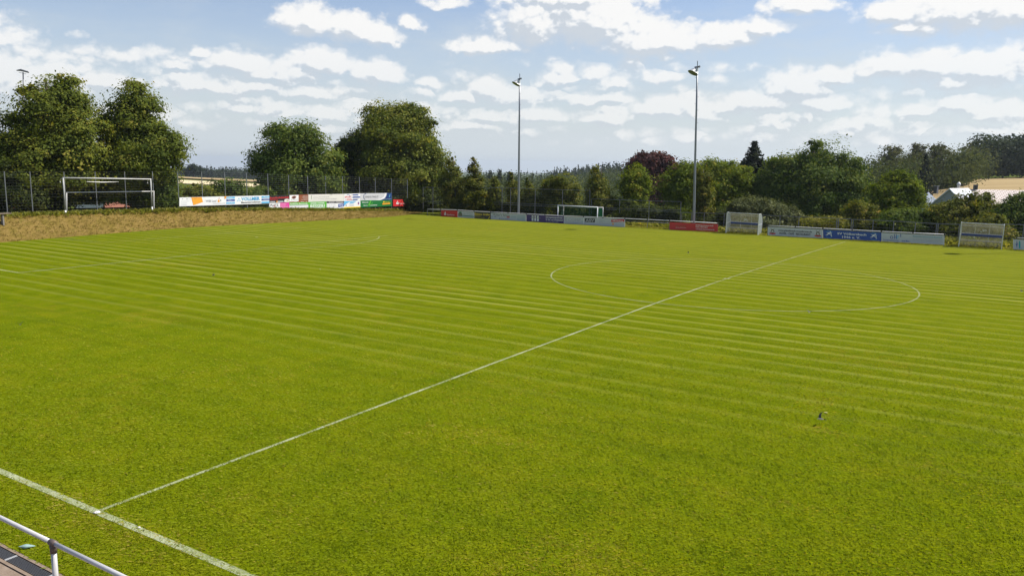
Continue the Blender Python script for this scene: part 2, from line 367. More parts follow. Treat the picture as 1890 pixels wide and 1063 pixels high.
# ------------------------------------------------------------------ the setting
TX = [-3000, 0, 330, 480, 660, 830, 1000, 1160, 1400, 1600, 1780, 1900, 5000]
TR = [0, 60, 110, 180, 260, 350, 500, 700, 950, 1600, 3000, 6500, 9000]
TZ = {  # ground height by picture direction (columns) and distance (rows)
 -3000:[-3,-3,-4,-6,-8,-7,-5,-6,-8,-15,-30,-45,-50],
 0:    [-3,-3,-4,-6,-8,-7,-5,-8,-13,-22,-40,-74,-112],
 330:  [-3,-3,-4,-6,-7.5,-6.1,-4.4,-9,-14,-22,-40,-74,-112],
 480:  [-4,-4,-5,-7,-8,-7,-6,-11,-15,-22,-40,-72,-108],
 660:  [-4,-4,-6,-9,-11,-12,-12,-14,-17,-24,-40,-68,-100],
 830:  [-4,-4,-7,-10,-11.5,-12.5,-14,-17,-20,-26,-38,-62,-90],
 1000: [-4,-4,-7,-10,-11.5,-12.5,-13.5,-13.5,-13,-22,-38,-60,-86],
 1160: [-3,-3,-6,-8,-9.5,-9.5,-8,-5,-5,-15,-34,-56,-80],
 1400: [-3,-3,-5,-6,-6,-5.5,-4.5,-3,-3,-8,-30,-50,-70],
 1600: [-2,-2,-3.5,-3,-2,-1,0,2,2,-8,-30,-50,-55],
 1780: [-2,-2,-3,0.6,2.4,3,4,4,4,-5,-30,-50,-55],
 1900: [-2,-2,-2.5,1.5,2.8,4,6,6,6,-5,-30,-50,-55],
 5000: [-2,-2,-2.5,1.5,2.8,4,6,6,6,-5,-30,-50,-55]}
TA = np.array([TZ[k] for k in TX])
def ground(x, y):
    dx, dy = x-EYE.x, y-EYE.y; r = math.hypot(dx, dy); px = px_of_az(x, y)
    i = max(0, min(len(TX)-2, int(np.searchsorted(TX, px))-1)); a = min(1, max(0, (px-TX[i])/(TX[i+1]-TX[i])))
    j = max(0, min(len(TR)-2, int(np.searchsorted(TR, r))-1)); b = min(1, (r-TR[j])/(TR[j+1]-TR[j])); b = b*b*(3-2*b)*.5+b*.5
    z = (TA[i][j]*(1-a)+TA[i+1][j]*a)*(1-b) + (TA[i][j+1]*(1-a)+TA[i+1][j+1]*a)*b
    ox = max(-62-x, x-75, 0); oy = max(-45-y, y-70, 0); d = math.hypot(ox, oy)
    w = min(1, d/38); w = w*w*(3-2*w)
    return -0.06 + w*z

def make_ground():
    rs = [0, 15, 30, 45, 60, 68, 74, 80, 86, 92, 98, 105, 112, 120, 130, 142, 156, 172, 190, 210, 232, 258, 290, 330, 380, 440, 520, 620, 750, 900, 1100, 1400, 1900, 2600, 3600, 5000, 7000, 9000]
    na = 360; vs = [(EYE.x, EYE.y, -.06)]; fs = []
    for r in rs[1:]:
        for k in range(na):
            a = 2*PI*k/na; x = EYE.x+r*math.sin(a); y = EYE.y+r*math.cos(a); vs.append((x, y, ground(x, y)))
    for k in range(na): fs.append((0, 1+(k+1) % na, 1+k))
    for i in range(len(rs)-2):
        for k in range(na):
            a, b = 1+i*na+k, 1+i*na+(k+1) % na; fs.append((a, b, b+na, a+na))
    m = MB(); m.add(vs, fs, MEADOW); o = m.build('ground', smooth=True); tag(o, kind='structure')
make_ground()
def sheet(name, x0, x1, y0, y1, z, mat, nx=1, ny=1, hf=None):
    vs = []; fs = []
    for j in range(ny+1):
        for i in range(nx+1):
            x = x0+(x1-x0)*i/nx; y = y0+(y1-y0)*j/ny; vs.append((x, y, z if hf is None else hf(x, y)))
    for j in range(ny):
        for i in range(nx):
            a = j*(nx+1)+i; fs.append((a, a+1, a+nx+2, a+nx+1))
    m = MB(); m.add(vs, fs, mat); o = m.build(name); tag(o, kind='structure'); return o
sheet('pitch', -50, 70, -1.42, 69.5, 0, TURF)
sheet('path', -50, 70, -9, -1.74, -.004, CONC)
# earth bank behind the goal line
FOOT = [(-5,-45.6),(12,-45.8),(20.4,-46.1),(29,-47.2),(36,-47.9),(42,-47.2),(47,-46.2),(53,-45.4),(60,-44.8),(64,-45.5),(69,-47)]
TOPZ = [(-5,1.75),(15,1.62),(22,1.50),(30,1.42),(37,1.32),(47,1.0),(55,.66),(60,.42),(64,.22),(69,.05)]
def lerp(tab, y):
    return float(np.interp(y, [t[0] for t in tab], [t[1] for t in tab]))
BX = [0, .25, .5, .75, 1.0]
def bank_z(x, y):
    xf = lerp(FOOT, y); zt = lerp(TOPZ, y); xt = -49.8
    t = (xf-x)/(xf-xt)
    if t <= 0: return -.03
    if t < 1: return zt*(t*.75+.25*t*t*(3-2*t)) + .05*math.sin(x*3.1+y*1.7)*math.sin(y*.9)*t*(1-t)*4
    if x > -58: return zt
    return zt - (-58-x)*.16
def make_bank():
    vs = []; fs = []; ny = 150; rows = [-.0, .12, .3, .5, .7, .88, 1.0]
    back = [-51.6, -54, -58, -64, -72, -90]
    for j in range(ny+1):
        y = -5+74*j/ny; xf = lerp(FOOT, y)
        for t in rows: 
            x = xf+(-49.8-xf)*t; vs.append((x, y, bank_z(x, y)))
        for x in back: vs.append((x, y, bank_z(x, y)))
    w = len(rows)+len(back)
    for j in range(ny):
        for i in range(w-1):
            a = j*w+i; fs.append((a, a+w, a+w+1, a+1))
    m = MB(); k0 = len(m.f); m.add(vs, fs, DRY)
    km = m.mat(MEADOW)
    for q in range(len(m.f)):
        if (q % (w-1)) >= len(rows)+1: m.mi[q] = km
    o = m.build('bank', smooth=True); tag(o, kind='structure')
make_bank()
def near_grass():
    rng = np.random.default_rng(77); n_ = 330000
    px = -120+2200*rng.random(n_); d = 5.5*(30/5.5)**rng.random(n_)
    lat = (px-945)/F*d; fx, fy = _fw.x, _fw.y; L = math.hypot(fx, fy); fx, fy = fx/L, fy/L
    x = EYE.x+fx*d+_r.x*lat; y = EYE.y+fy*d+_r.y*lat
    k = (y > -1.44) & (rng.random(n_) < np.clip((30-d)/14, 0, 1))
    on = (np.abs(y) < .075) | ((np.abs(x+.012*y) < .05) & (y > 0))
    k &= ~(on & (rng.random(n_) < .80)); x, y, d = x[k], y[k], d[k]; m_ = len(x)
    a = rng.random(m_)*2*PI; h = .032*(.5+rng.random(m_)); w = .0045*np.maximum(d/9, 1)*(.7+.6*rng.random(m_))
    lean = 1.1+1.7*rng.random(m_); ca, sa = np.cos(a), np.sin(a)
    p = np.stack([x, y, np.full(m_, -.002)], 1); side = np.stack([-sa, ca, 0*a], 1)*w[:, None]; out = np.stack([ca, sa, 0*a], 1)
    mid = p+out*(h*lean*.35)[:, None]+np.array([0, 0, 1])*(h*.65)[:, None]; tip = p+out*(h*lean)[:, None]+np.array([0, 0, 1])*h[:, None]
    V = np.empty((m_, 4, 3)); V[:, 0] = p-side*.5; V[:, 1] = p+side*.5; V[:, 2] = tip; V[:, 3] = mid-side*.5
    def vnoise(u, v, sc, seed):
        tab = np.random.default_rng(seed).random((256, 256)); u, v = u*sc+100, v*sc+100; i, j = np.floor(u).astype(int), np.floor(v).astype(int)
        f, q = u-i, v-j; f = f*f*(3-2*f); q = q*q*(3-2*q); g_ = lambda a, b: tab[a % 256, b % 256]
        return (g_(i, j)*(1-f)+g_(i+1, j)*f)*(1-q)+(g_(i, j+1)*(1-f)+g_(i+1, j+1)*f)*q
    patch = .45*vnoise(x, y, .45, 1)+.33*vnoise(x*.7, y, 1.5, 2)+.22*vnoise(x*.6, y, 4.5, 3)
    patch = patch+.22*(vnoise(x*.06, y, 1.6, 8)-.5)
    t = np.clip((patch-.5)*1.65+.5, 0, 1)*.66+.34*rng.random(m_)
    t = np.where(rng.random(m_) < .02, .95, np.clip(t, 0, .98))
    o = quads('grass', V, t, L_TURF); tag(o, 'short mown grass blades on the near part of the pitch', 'grass', None, 'stuff')
L_TURF = leafmat('turf_blade', [(0, (.165,.228,.0060)), (.5, (.242,.290,.0078)), (.84, (.305,.320,.012)), (.94, (.38,.32,.05)), (1, (.46,.37,.10))], .45)
# chalk markings
def make_lines():
    m = MB(); z = .004
    def strip(pts, w, lm=None):
        vs = []; fs = []
        for i, (x, y) in enumerate(pts):
            x0, y0 = pts[max(i-1, 0)]; x1, y1 = pts[min(i+1, len(pts)-1)]
            dx, dy = x1-x0, y1-y0; L = math.hypot(dx, dy); nx, ny = -dy/L*w/2, dx/L*w/2
            vs += [(x+nx, y+ny, z), (x-nx, y-ny, z)]
        for i in range(len(pts)-1): fs.append((2*i, 2*i+1, 2*i+3, 2*i+2))
        m.add(vs, fs, lm or LINE)
    strip([(-46, 0), (60, 0)], .14); hl_ = [(float(np.interp(t, [0, 12, 25, 34.6, 48, 62.4], [0, -.15, -.25, -.12, .38, 1.05])), max(t, .075)) for t in np.linspace(0, 62.4, 40)]
    strip(hl_[:21], .085); strip(hl_[20:], .085, LINE_F)
    strip([(-44, 62.3), (60, 62.3)], .05, LINE_F)
    cx, cy = -.09, 34.2
    strip([(cx+9.15*math.cos(a), cy+9.15*math.sin(a)) for a in np.linspace(0, 2*PI, 120)], .075, LINE_F)
    xp = -30.1
    strip([(-46, 13.68), (xp-.05, 13.68)], .09); strip([(xp, 13.63), (xp, 25)], .085); strip([(xp, 25), (xp, 42)], .075, LINE_F)
    strip([(-46, 24.7), (-41.1, 24.7)], .07, LINE_F); strip([(-41.05, 24.65), (-41.0, 43)], .06, LINE_F)
    sx_, sy_ = -36.6, 34.5; a0 = math.acos((xp-sx_)/9.15)
    strip([(sx_+9.15*math.cos(a), sy_+9.15*math.sin(a)) for a in np.linspace(-a0+.01, a0-.01, 40)], .085, LINE_F)
    strip([(sx_-.12, 34.3), (sx_+.12, 34.3)], .2)
    strip([(-.28, 34.6), (.02, 34.6)], .2)
    o = m.build('pitch_markings'); tag(o, kind='structure')
make_lines()

# ------------------------------------------------------------------ vegetation
#NEAR
def quads(name, V, tint, mat, parent=None):
    n = len(V); me = bpy.data.meshes.new(name)
    me.vertices.add(4*n); me.vertices.foreach_set('co', V.astype(np.float32).ravel())
    me.loops.add(4*n); me.loops.foreach_set('vertex_index', np.arange(4*n, dtype=np.int32))
    me.polygons.add(n); me.polygons.foreach_set('loop_start', np.arange(n, dtype=np.int32)*4)
    me.update(calc_edges=True)
    a = me.attributes.new('tint', 'FLOAT', 'FACE'); a.data.foreach_set('value', tint.astype(np.float32))
    me.materials.append(mat)
    return link(name, me, parent)
def unit(a): return a/np.maximum(np.linalg.norm(a, axis=-1, keepdims=True), 1e-9)
def leaves(rng, pos, nrm, size, aspect=.62, droop=.35):
    n = len(pos); t = rng.normal(size=(n, 3)); t[:, 2] -= droop
    t = unit(t - nrm*np.sum(t*nrm, 1, keepdims=True)); b = np.cross(nrm, t)
    s = size*(.50+.95*rng.random(n)**1.4)[:, None]
    V = np.empty((n, 4, 3)); fold = nrm*s*(.12*rng.random(n)[:, None])
    V[:, 0] = pos-t*s*.5; V[:, 2] = pos+t*s*.5
    V[:, 1] = pos+b*s*aspect*.5-fold+t*s*.08; V[:, 3] = pos-b*s*aspect*.5-fold+t*s*.08
    return V
near_grass()
def crown_points(rng, ells, nclump, per, crad, flat=.55, core=.30, jit=.12):
    """leaf positions, outward directions and tints for a crown made of ellipsoids (centre, radii)"""
    wts = np.array([e[1][0]*e[1][1]+e[1][0]*e[1][2]+e[1][1]*e[1][2] for e in ells]); wts = wts/wts.sum()
    P = []; D = []; T = []
    for (c, rad), w in zip(ells, wts):
        k = max(3, int(nclump*w)); c = np.array(c); rad = np.array(rad)
        d = unit(rng.normal(size=(k, 3))); rr = rng.random(k)**core
        rr = rr*(1+jit*rng.normal(size=k))
        cc = c+d*rad*rr[:, None]; ct = rng.random(k)
        gp = np.sin(cc[:, 0]*2.1/crad+np.sin(cc[:, 2]*1.3/crad)*1.5)+np.sin(cc[:, 1]*1.9/crad+1)+np.sin(cc[:, 2]*2.3/crad+np.sin(cc[:, 0]*1.1/crad)*1.5)
        kp = gp > -1.5; cc, d, ct = cc[kp], d[kp], ct[kp]; k = len(cc)
        if k == 0: continue
        cr = np.minimum(crad, rad.min()*1.1)*(.55+.9*rng.random(k))
        off = np.clip(rng.normal(size=(k, per, 3)), -1.9, 1.9)*cr[:, None, None]*np.array([1, 1, flat])*.62
        off[:, :, 2] -= np.abs(off[:, :, 0]+off[:, :, 1])*.12
        p = cc[:, None, :]+off
        o = unit(d[:, None, :]*1.0 + off/cr[:, None, None]*.5)
        P.append(p.reshape(-1, 3)); D.append(np.broadcast_to(o, p.shape).reshape(-1, 3))
        T.append((ct[:, None]*.62+rng.random((k, per))*.38+.08*np.maximum(off[:, :, 2]/cr[:, None], 0)).reshape(-1))
    return np.concatenate(P), np.concatenate(D), np.clip(np.concatenate(T), 0, 1)
def foliage(rng, ells, nclump, per, crad, size, mat, parent, name='crown', core=.30, flat=.55, zmin=None, up=.5):
    p, d, t = crown_points(rng, ells, nclump, per, crad, flat, core)
    if zmin is not None:
        k = p[:, 2] > zmin; p, d, t = p[k], d[k], t[k]
    nrm = unit(d*1.15+rng.normal(size=p.shape)*.48+np.array([0, 0, up*.8]))
    return quads(name, leaves(rng, p, nrm, size), t, mat, parent)
def trunk(parent, h, r, ells, rng, nl=7, lean=.0):
    m = MB(); top = Vector((lean, 0, h))
    pts = [Vector((0, 0, -.4)), Vector((0, 0, .15*h)), Vector((lean*.4+.1, .05, .5*h)), top]
    m.tube(pts, [r*1.35, r, r*.75, r*.25], BARK, 8)
    for i in range(nl):
        c, rad = ells[i % len(ells)]
        d = Vector(rng.normal(size=3)).normalized(); d.z = abs(d.z)*.8
        e = Vector(c)+Vector((d.x*rad[0], d.y*rad[1], d.z*rad[2]))*.6
        s = pts[1].lerp(pts[3], .15+.7*i/nl)
        if e.z < s.z-.6: continue
        if e.z < s.z+.3: e.z = s.z+.3+abs(e.z-s.z)*.3
        mid = s.lerp(e, .5)+Vector((0, 0, .12*(e-s).length))
        m.tube([s, mid, e], [r*.42, r*.26, r*.07], BARK, 5)
    return m.build('trunk', parent, smooth=True)

def tree(name, label, cat, blobs, depth, leaf, seed, per=34, dens=1.0, size=.34, crad=.75, core=.30, group=None, tr=.24, base=None, thick=1.0, zmin=.2, up=.5, nl=7, bough=3):
    """blobs: (px, py, half-width px, half-height px[, depth offset]) in the photograph, given their true size at this depth"""
    rng = np.random.default_rng(seed)
    W_ = []
    for b in blobs:
        dd = depth+(b[4] if len(b) > 4 else 0)
        c = at_d(b[0], b[1], dd); s = dd/F
        W_.append((c, (b[2]*s, b[2]*s*thick, b[3]*s)))
    n0 = len(W_)
    for i in range(bough*n0):
        c, r = W_[i % n0]; d = rng.normal(size=3); d[2] = abs(d[2])*.9-.15; d = d/np.linalg.norm(d); q = min(r)*(.16+.20*rng.random())
        k_ = .86+.20*rng.random(); W_.append((Vector((c.x+d[0]*r[0]*k_, c.y+d[1]*r[1]*k_, c.z+d[2]*r[2]*k_)), (q*1.15, q*1.15, q*.8)))
    area = sum(b[1][0]*b[1][2] for b in W_)
    cx = sum(w[0].x*w[1][0]*w[1][2] for w in W_)/area; cy = sum(w[0].y*w[1][0]*w[1][2] for w in W_)/area
    if base is None:
        base = bank_z(cx, cy) if (-90 < cx < -46 and -5 < cy < 69) else ground(cx, cy)
    root = empty(name, (cx, cy, base)); tag(root, label, cat, group)
    ells = [(tuple(c-root.location), r) for c, r in W_]
    surf = sum(4*PI*((r[0]*r[1])**1.6/3+(r[0]*r[2])**1.6/3+(r[1]*r[2])**1.6/3)**(1/1.6) for c, r in ells)
    ncl = int(surf*dens*1.05/(crad*crad))
    foliage(rng, ells, ncl, per, crad, size, leaf, root, core=core, zmin=zmin, up=up)
    topz = max(e[0][2]+e[1][2]*.6 for e in ells)
    if tr: trunk(root, topz, tr, ells, rng, nl)
    return root
def conifer(name, label, px, top, bot, hw, depth, leaf, seed, group=None, layers=16, size=.5, base=None):
    rng = np.random.default_rng(seed)
    pt = at_d(px, top, depth); pb = at_d(px, bot, depth); s = depth/F
    bz = ground(pt.x, pt.y) if base is None else base
    root = empty(name, (pt.x, pt.y, bz)); tag(root, label, 'tree', group)
    H = pt.z-bz; zb = max(.5, pb.z-bz); Rm = hw*s
    P_ = []; D_ = []
    for i in range(layers):
        t = i/(layers-1); z = zb+(H-zb)*t; rad = Rm*(1-t)**.85*(.85+.3*rng.random())
        nb = int(5+9*(1-t))
        for b in range(nb):
            a = rng.random()*2*PI; L = rad*(.7+.5*rng.random()); k = max(3, int(10*L/max(Rm, .1)*2.2))
            q = np.linspace(.05, 1, k)
            pp = np.stack([np.cos(a)*L*q, np.sin(a)*L*q, z+.25*(1-t)-L*.32*q**1.4+.10*L*q**3], 1)
            pp = np.repeat(pp, 3, 0)+rng.normal(size=(k*3, 3))*np.array([.16, .16, .12])*(.5+s*8)
            P_.append(pp); D_.append(np.tile([np.cos(a)*.5, np.sin(a)*.5, .6], (len(pp), 1)))
    p = np.concatenate(P_); d = unit(np.concatenate(D_)+rng.normal(size=p.shape)*.5)
    quads('crown', leaves(rng, p, d, size, .45, .3), rng.random(len(p)), leaf, root)
    m = MB(); m.tube([(0,0,-.3), (0,0,H*.5), (0,0,H)], [Rm*.09+.05, Rm*.06+.03, .02], BARK, 6); m.build('trunk', root)
    return root

# ---- big trees behind the bank
tree('linden_tree', 'tall linden with yellow-brown seed bracts, leftmost large tree, behind the white goal frame', 'tree',
     [(100,215,60,66),(45,262,50,58),(142,270,46,70),(95,305,88,60),(22,300,40,56),(128,188,28,32),(70,350,66,34,5),(168,330,30,44,5)],
     67, L_LINDEN, 11, per=120, dens=.92, size=.235, crad=.80, tr=.38, core=.22)
tree('linden_tree', 'tapering linden standing right beside the leftmost large tree, its lower edge over the advertising fence', 'tree',
     [(252,203,38,50),(252,262,60,62),(228,238,32,46),(286,282,46,44),(242,318,60,42),(318,272,24,26),(210,300,28,54),(268,355,46,28,5),(300,345,20,34,5)],
     71.5, L_LINDEN, 12, per=120, dens=.92, size=.235, crad=.80, tr=.34, core=.22)
tree('oak_tree', 'green broad tree with ragged crown standing alone behind the upper advertising boards', 'tree',
     [(545,268,50,42),(500,300,38,36),(590,300,32,44),(545,320,74,34),(478,298,18,14),(520,250,26,22),(565,245,20,18),(600,340,26,30),(540,352,60,22)],
     91, L_OAK, 13, per=100, dens=.82, size=.28, crad=.95, tr=.34, core=.26)
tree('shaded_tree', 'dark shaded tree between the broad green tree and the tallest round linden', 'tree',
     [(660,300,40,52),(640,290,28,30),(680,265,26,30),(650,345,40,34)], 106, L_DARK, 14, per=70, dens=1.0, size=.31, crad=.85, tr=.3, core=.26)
tree('linden_tree', 'massive round-crowned linden at the far corner of the pitch beside the barrier end', 'tree',
     [(735,240,50,46),(715,275,62,56),(775,270,34,48),(740,320,76,52),(795,310,30,50),(690,260,30,34),(700,215,26,24),(765,355,48,34),(805,345,22,34),(755,213,30,20)],
     104, L_LINDEN, 15, per=120, dens=.92, size=.30, crad=1.02, tr=.45, core=.22)
# ---- row of young trees behind the far fence
YG = 'row of young trees behind the far fence'
tree('young_tree', 'slim twiggy young tree touching the right side of the massive round linden', 'tree',
     [(835,325,16,22),(838,355,24,30),(832,302,6,12)], 92, L_YOUNG, 21, size=.22, crad=.45, per=42, dens=.85, tr=.09, group=YG)
tree('young_tree', 'narrow pointed young tree taller than its neighbours left of the first floodlight mast', 'tree',
     [(874,322,9,24),(873,346,18,26),(876,366,22,22),(873,302,4,10)], 90, L_YOUNG, 22, size=.21, crad=.44, per=42, dens=.95, tr=.09, group=YG)
tree('young_tree', 'short golden young tree between the narrow pointed one and the floodlight mast', 'tree',
     [(911,350,10,18),(911,370,16,18),(913,333,4,9)], 90, L_YOUNG, 23, size=.21, crad=.44, per=42, dens=.95, tr=.09, group=YG)
tree('young_tree', 'young tree directly behind the first floodlight mast, left of centre', 'tree',
     [(945,346,9,18),(947,368,15,20),(944,327,3.5,9)], 90, L_YOUNG, 24, size=.21, crad=.44, per=42, dens=.95, tr=.09, group=YG)
tree('young_tree', 'reddish young tree just right of the first floodlight mast', 'tree',
     [(976,355,10,17),(977,374,15,17),(974,338,4,10)], 90, L_YOUNG, 25, size=.21, crad=.44, per=42, dens=.95, tr=.09, group=YG)
tree('broad_young_tree', 'wide rounded young tree above the small green-netted goal', 'tree',
     [(1032,346,28,26),(1014,362,20,22),(1052,360,20,26),(1032,384,34,16)], 90, L_YOUNG, 26, size=.23, crad=.58, per=50, dens=1.0, tr=.12, group=YG)
tree('young_tree', 'pointed young tree with pale shining leaf tips right of the small green-netted goal', 'tree',
     [(1101,330,9,18),(1102,350,20,24),(1108,378,27,24),(1100,314,4,8),(1120,380,16,22)], 84, L_YOUNG, 27, size=.22, crad=.47, per=46, dens=1.0, tr=.1, group=YG)
tree('maple_tree', 'bright green pointed maple in front of the copper beech', 'tree',
     [(1172,325,16,22),(1170,350,26,30),(1168,380,28,24),(1178,309,7,8),(1190,345,12,16)], 84, L_BRIGHT, 28, size=.23, crad=.55, per=54, dens=1.0, tr=.12)
tree('copper_beech', 'dark purple-leaved copper beech rising behind the bright green trees', 'tree',
     [(1200,308,38,26),(1175,312,20,24),(1228,315,24,26),(1205,340,44,36),(1200,375,44,30),(1195,290,20,10)], 125, L_COPPER, 29, size=.42, crad=.8, per=34, dens=1.15, tr=.35)
MG = 'bright green trees right of the copper beech'
tree('maple_tree', 'green rounded maple just right of the copper beech, left of the second floodlight mast', 'tree',
     [(1262,318,26,20),(1245,345,30,28),(1270,350,28,32),(1255,385,36,22)], 92, L_BRIGHT, 30, size=.25, crad=.65, per=54, dens=1.0, tr=.16, group=MG)
tree('maple_tree', 'bright maple with reddish lower leaves immediately right of the second floodlight mast', 'tree',
     [(1295,330,14,24),(1296,360,16,28),(1298,390,15,22)], 80, L_YOUNG, 31, size=.22, crad=.47, per=46, dens=1.0, tr=.11, group=MG)
tree('maple_tree', 'broad maple with sunlit yellow-green top between second floodlight mast and pointed spruce', 'tree',
     [(1305,313,28,18),(1345,318,34,22),(1320,350,44,34),(1360,345,26,34),(1330,385,50,22)], 96, L_BRIGHT, 32, size=.26, crad=.7, per=58, dens=1.0, tr=.2, group=MG)
conifer('spruce_tree', 'single pointed spruce between the bright maples and the large oak', 1393, 264, 332, 42, 118, L_SPRUCE, 33, size=.55, layers=20)
tree('oak_tree', 'largest dark oak mass on the right, behind the grey-green bush', 'tree',
     [(1510,300,46,38),(1455,320,38,34),(1555,325,40,42),(1500,345,80,46),(1430,350,30,40),(1480,385,70,36),(1580,360,22,44),(1445,303,14,16),(1550,385,50,34),(1415,345,26,40)],
     96, L_OAK, 34, per=110, dens=.85, size=.29, crad=1.05, tr=.5, core=.25)
tree('maple_tree', 'yellow-green maple standing right of the large dark oak, left of the white roof', 'tree',
     [(1658,345,34,26),(1640,365,34,30),(1680,368,26,28),(1655,395,44,24),(1664,324,16,10)], 80, L_BRIGHT, 35, size=.23, crad=.62, per=64, dens=1.05, tr=.2)
# ---- bushes
BG_ = 'bushes behind the far fence'
def bush(label, blobs, depth, leaf, seed, size=.20, crad=.45, per=44, dens=1.0, group=BG_, name='bush', cat='bush', core=.3):
    return tree(name, label, cat, blobs, depth, leaf, seed, size=size, crad=crad, per=per, dens=dens, tr=0, group=group, core=core, zmin=-.2)
bush('large grey-green bush rising behind the left dugout', [(1395,388,44,24),(1365,395,24,26),(1430,395,34,24),(1455,405,24,18),(1395,412,60,16)], 77, L_GREY, 41, name='willow_bush')
bush('rounded bush with pale blossom-like leaf tips between the large oak and the yellow-green maple', [(1587,392,28,20),(1570,405,20,18),(1605,405,22,18),(1588,415,38,14)], 74, L_YOUNG, 42)
bush('leafy hedge bush below the yellow-green maple', [(1655,408,40,20),(1690,405,30,22),(1670,420,50,14)], 72, L_OAK, 43)
bush('loose sunlit bush with long upright shoots in front of the white roof', [(1745,400,38,26),(1782,394,30,28),(1762,416,50,18),(1772,374,9,20),(1752,384,9,16),(1760,392,26,22)], 71, L_YOUNG, 44)
bush('bush of tall arching shoots between the white roof and the tiled roof', [(1812,384,16,26),(1803,400,28,24),(1823,370,6,20),(1796,366,6,18),(1815,413,42,20),(1835,388,16,18)], 71, L_YOUNG, 45)
bush('dark hedge bush at the right edge behind the right dugout', [(1862,395,28,28),(1885,385,22,34),(1850,420,36,20),(1910,400,36,40),(1880,430,40,20)], 70, L_OAK, 46)
bush('low sunlit bush right behind the right dugout', [(1845,432,26,18),(1825,412,30,16)], 67.5, L_YOUNG, 47)
bush('thin low bush behind the blue board', [(1545,412,40,12),(1500,412,24,10)], 74, L_WEED, 48)
bush('dark low bush behind the empty barrier section', [(1190,395,36,20),(1230,400,30,18),(1160,395,24,20)], 82, L_DARK, 49)
bush('dark low bush behind the maple right of the second floodlight mast', [(1330,405,30,18),(1300,408,26,16)], 80, L_DARK, 50)
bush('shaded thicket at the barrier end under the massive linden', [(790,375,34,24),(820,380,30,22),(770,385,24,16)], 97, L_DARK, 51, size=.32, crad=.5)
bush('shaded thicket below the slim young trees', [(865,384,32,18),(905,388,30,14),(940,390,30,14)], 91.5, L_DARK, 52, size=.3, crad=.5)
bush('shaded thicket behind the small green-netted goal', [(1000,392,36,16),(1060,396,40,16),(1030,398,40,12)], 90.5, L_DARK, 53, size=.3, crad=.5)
HG = 'bushes behind the bank fence'
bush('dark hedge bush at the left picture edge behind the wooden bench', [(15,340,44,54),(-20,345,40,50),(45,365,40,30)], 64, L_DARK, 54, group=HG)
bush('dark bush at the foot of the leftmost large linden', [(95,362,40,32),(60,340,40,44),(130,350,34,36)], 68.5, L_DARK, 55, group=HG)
bush('mid green bush at the right end of the white goal', [(292,352,34,34),(312,372,22,20),(262,372,22,20)], 73, L_OAK, 56, group=HG)
bush('hedge bush behind the goal net frame', [(200,350,44,24),(160,348,40,26),(245,350,40,26)], 84, L_OAK, 57, group=HG)
bush('olive bush behind the white board with orange shapes', [(365,362,26,20),(345,372,22,14),(392,370,26,16)], 77, L_YOUNG, 58, group=HG)
bush('wide olive bush behind the board with blue lettering', [(415,352,26,22),(440,358,26,24),(470,365,30,22),(425,375,40,14)], 82, L_OAK, 59, group=HG)
bush('dark bush below the broad green tree behind the boards', [(520,368,44,20),(565,370,40,20)], 90, L_DARK, 60, group=HG)
bush('dark bush behind the right end of the boards', [(640,368,44,22),(690,368,40,24),(720,375,30,20)], 100, L_DARK, 61, group=HG)

# ---- distant woods
def forest(name, label, cat, specs, leaf, seed, per=70, cone=.0, hmin=9, hmax=15, w=.32, size=1.0, kind='stuff', group=None, jit=.12):
    """a far wood that reads as one mass; specs: (px0, px1, depth0, depth1, count)"""
    rng = np.random.default_rng(seed); A = []; T = []
    for (x0, x1, d0, d1, cnt) in specs:
        for i in range(cnt):
            px = x0+(x1-x0)*rng.random(); dd = d0+(d1-d0)*rng.random()
            p = at_d(px, 320, dd); z = ground(p.x, p.y); h = hmin+(hmax-hmin)*rng.random()
            iscone = rng.random() < cone; hh = h*1.18 if iscone else h; sz = size*dd/450
            k = per
            if iscone:
                t = rng.random(k)**.6; a = rng.random(k)*2*PI; rad = h*.19*(1-t*0)*(t)*(.7+.3*rng.random(k))
                pos = np.stack([rad*np.cos(a), rad*np.sin(a), hh*(1-t*.95)], 1)
                d = np.stack([np.cos(a), np.sin(a), np.full(k, .4)], 1); tn = .35*rng.random(k)
            else:
                d = unit(rng.normal(size=(k, 3))); r = rng.random(k)**.25
                pos = d*np.array([h*w, h*w, h*.46])*r[:, None]*(1+jit*rng.normal(size=(k, 1)))+np.array([0, 0, h*.54])
                tn = .25+.35*rng.random()+.4*rng.random(k)
            pos = pos+np.array([p.x, p.y, z])
            nn = unit(d+rng.normal(size=(k, 3))*.5+np.array([0, 0, .35]))
            A.append(leaves(rng, pos, nn, sz, .8, .1)); T.append(np.clip(tn, 0, 1))
    o = quads(name, np.concatenate(A), np.concatenate(T), leaf); tag(o, label, cat, group, kind); return o
forest('forest', 'far hazy wooded hill with conifers along the middle of the skyline', 'forest', [(1010,1420,640,900,400),(1060,1420,800,950,120)], L_FARDARK, 71, cone=.55, per=60)
forest('forest', 'lighter green deciduous wood in the valley behind the young trees', 'forest', [(880,1180,225,330,90),(820,1000,330,470,110),(1000,1260,340,560,130)], L_FAR, 72, per=110)
forest('forest', 'dark conifer belt far down the valley left of the first mast', 'forest', [(800,1010,430,620,170),(600,830,430,620,80)], L_FARDARK, 73, cone=.75, per=60, hmin=10, hmax=14)
forest('forest', 'wooded far hill behind the pale field strips on the left', 'forest', [(250,660,780,1000,360)], L_FARDARK, 74, cone=.25, per=55, hmin=9, hmax=13)
forest('forest', 'mixed wood behind the large oak on the right', 'forest', [(1380,1640,190,280,60),(1560,1830,215,270,64),(1590,1795,166,190,46)], L_FAR, 75, per=160, hmin=9, hmax=12.5, size=1.15)
forest('forest', 'dark wooded hill above the golden field at the right edge', 'forest', [(1800,2060,247,290,120)], L_FARDARK, 76, per=260, hmin=13, hmax=16, w=.40, size=1.7, jit=.05)
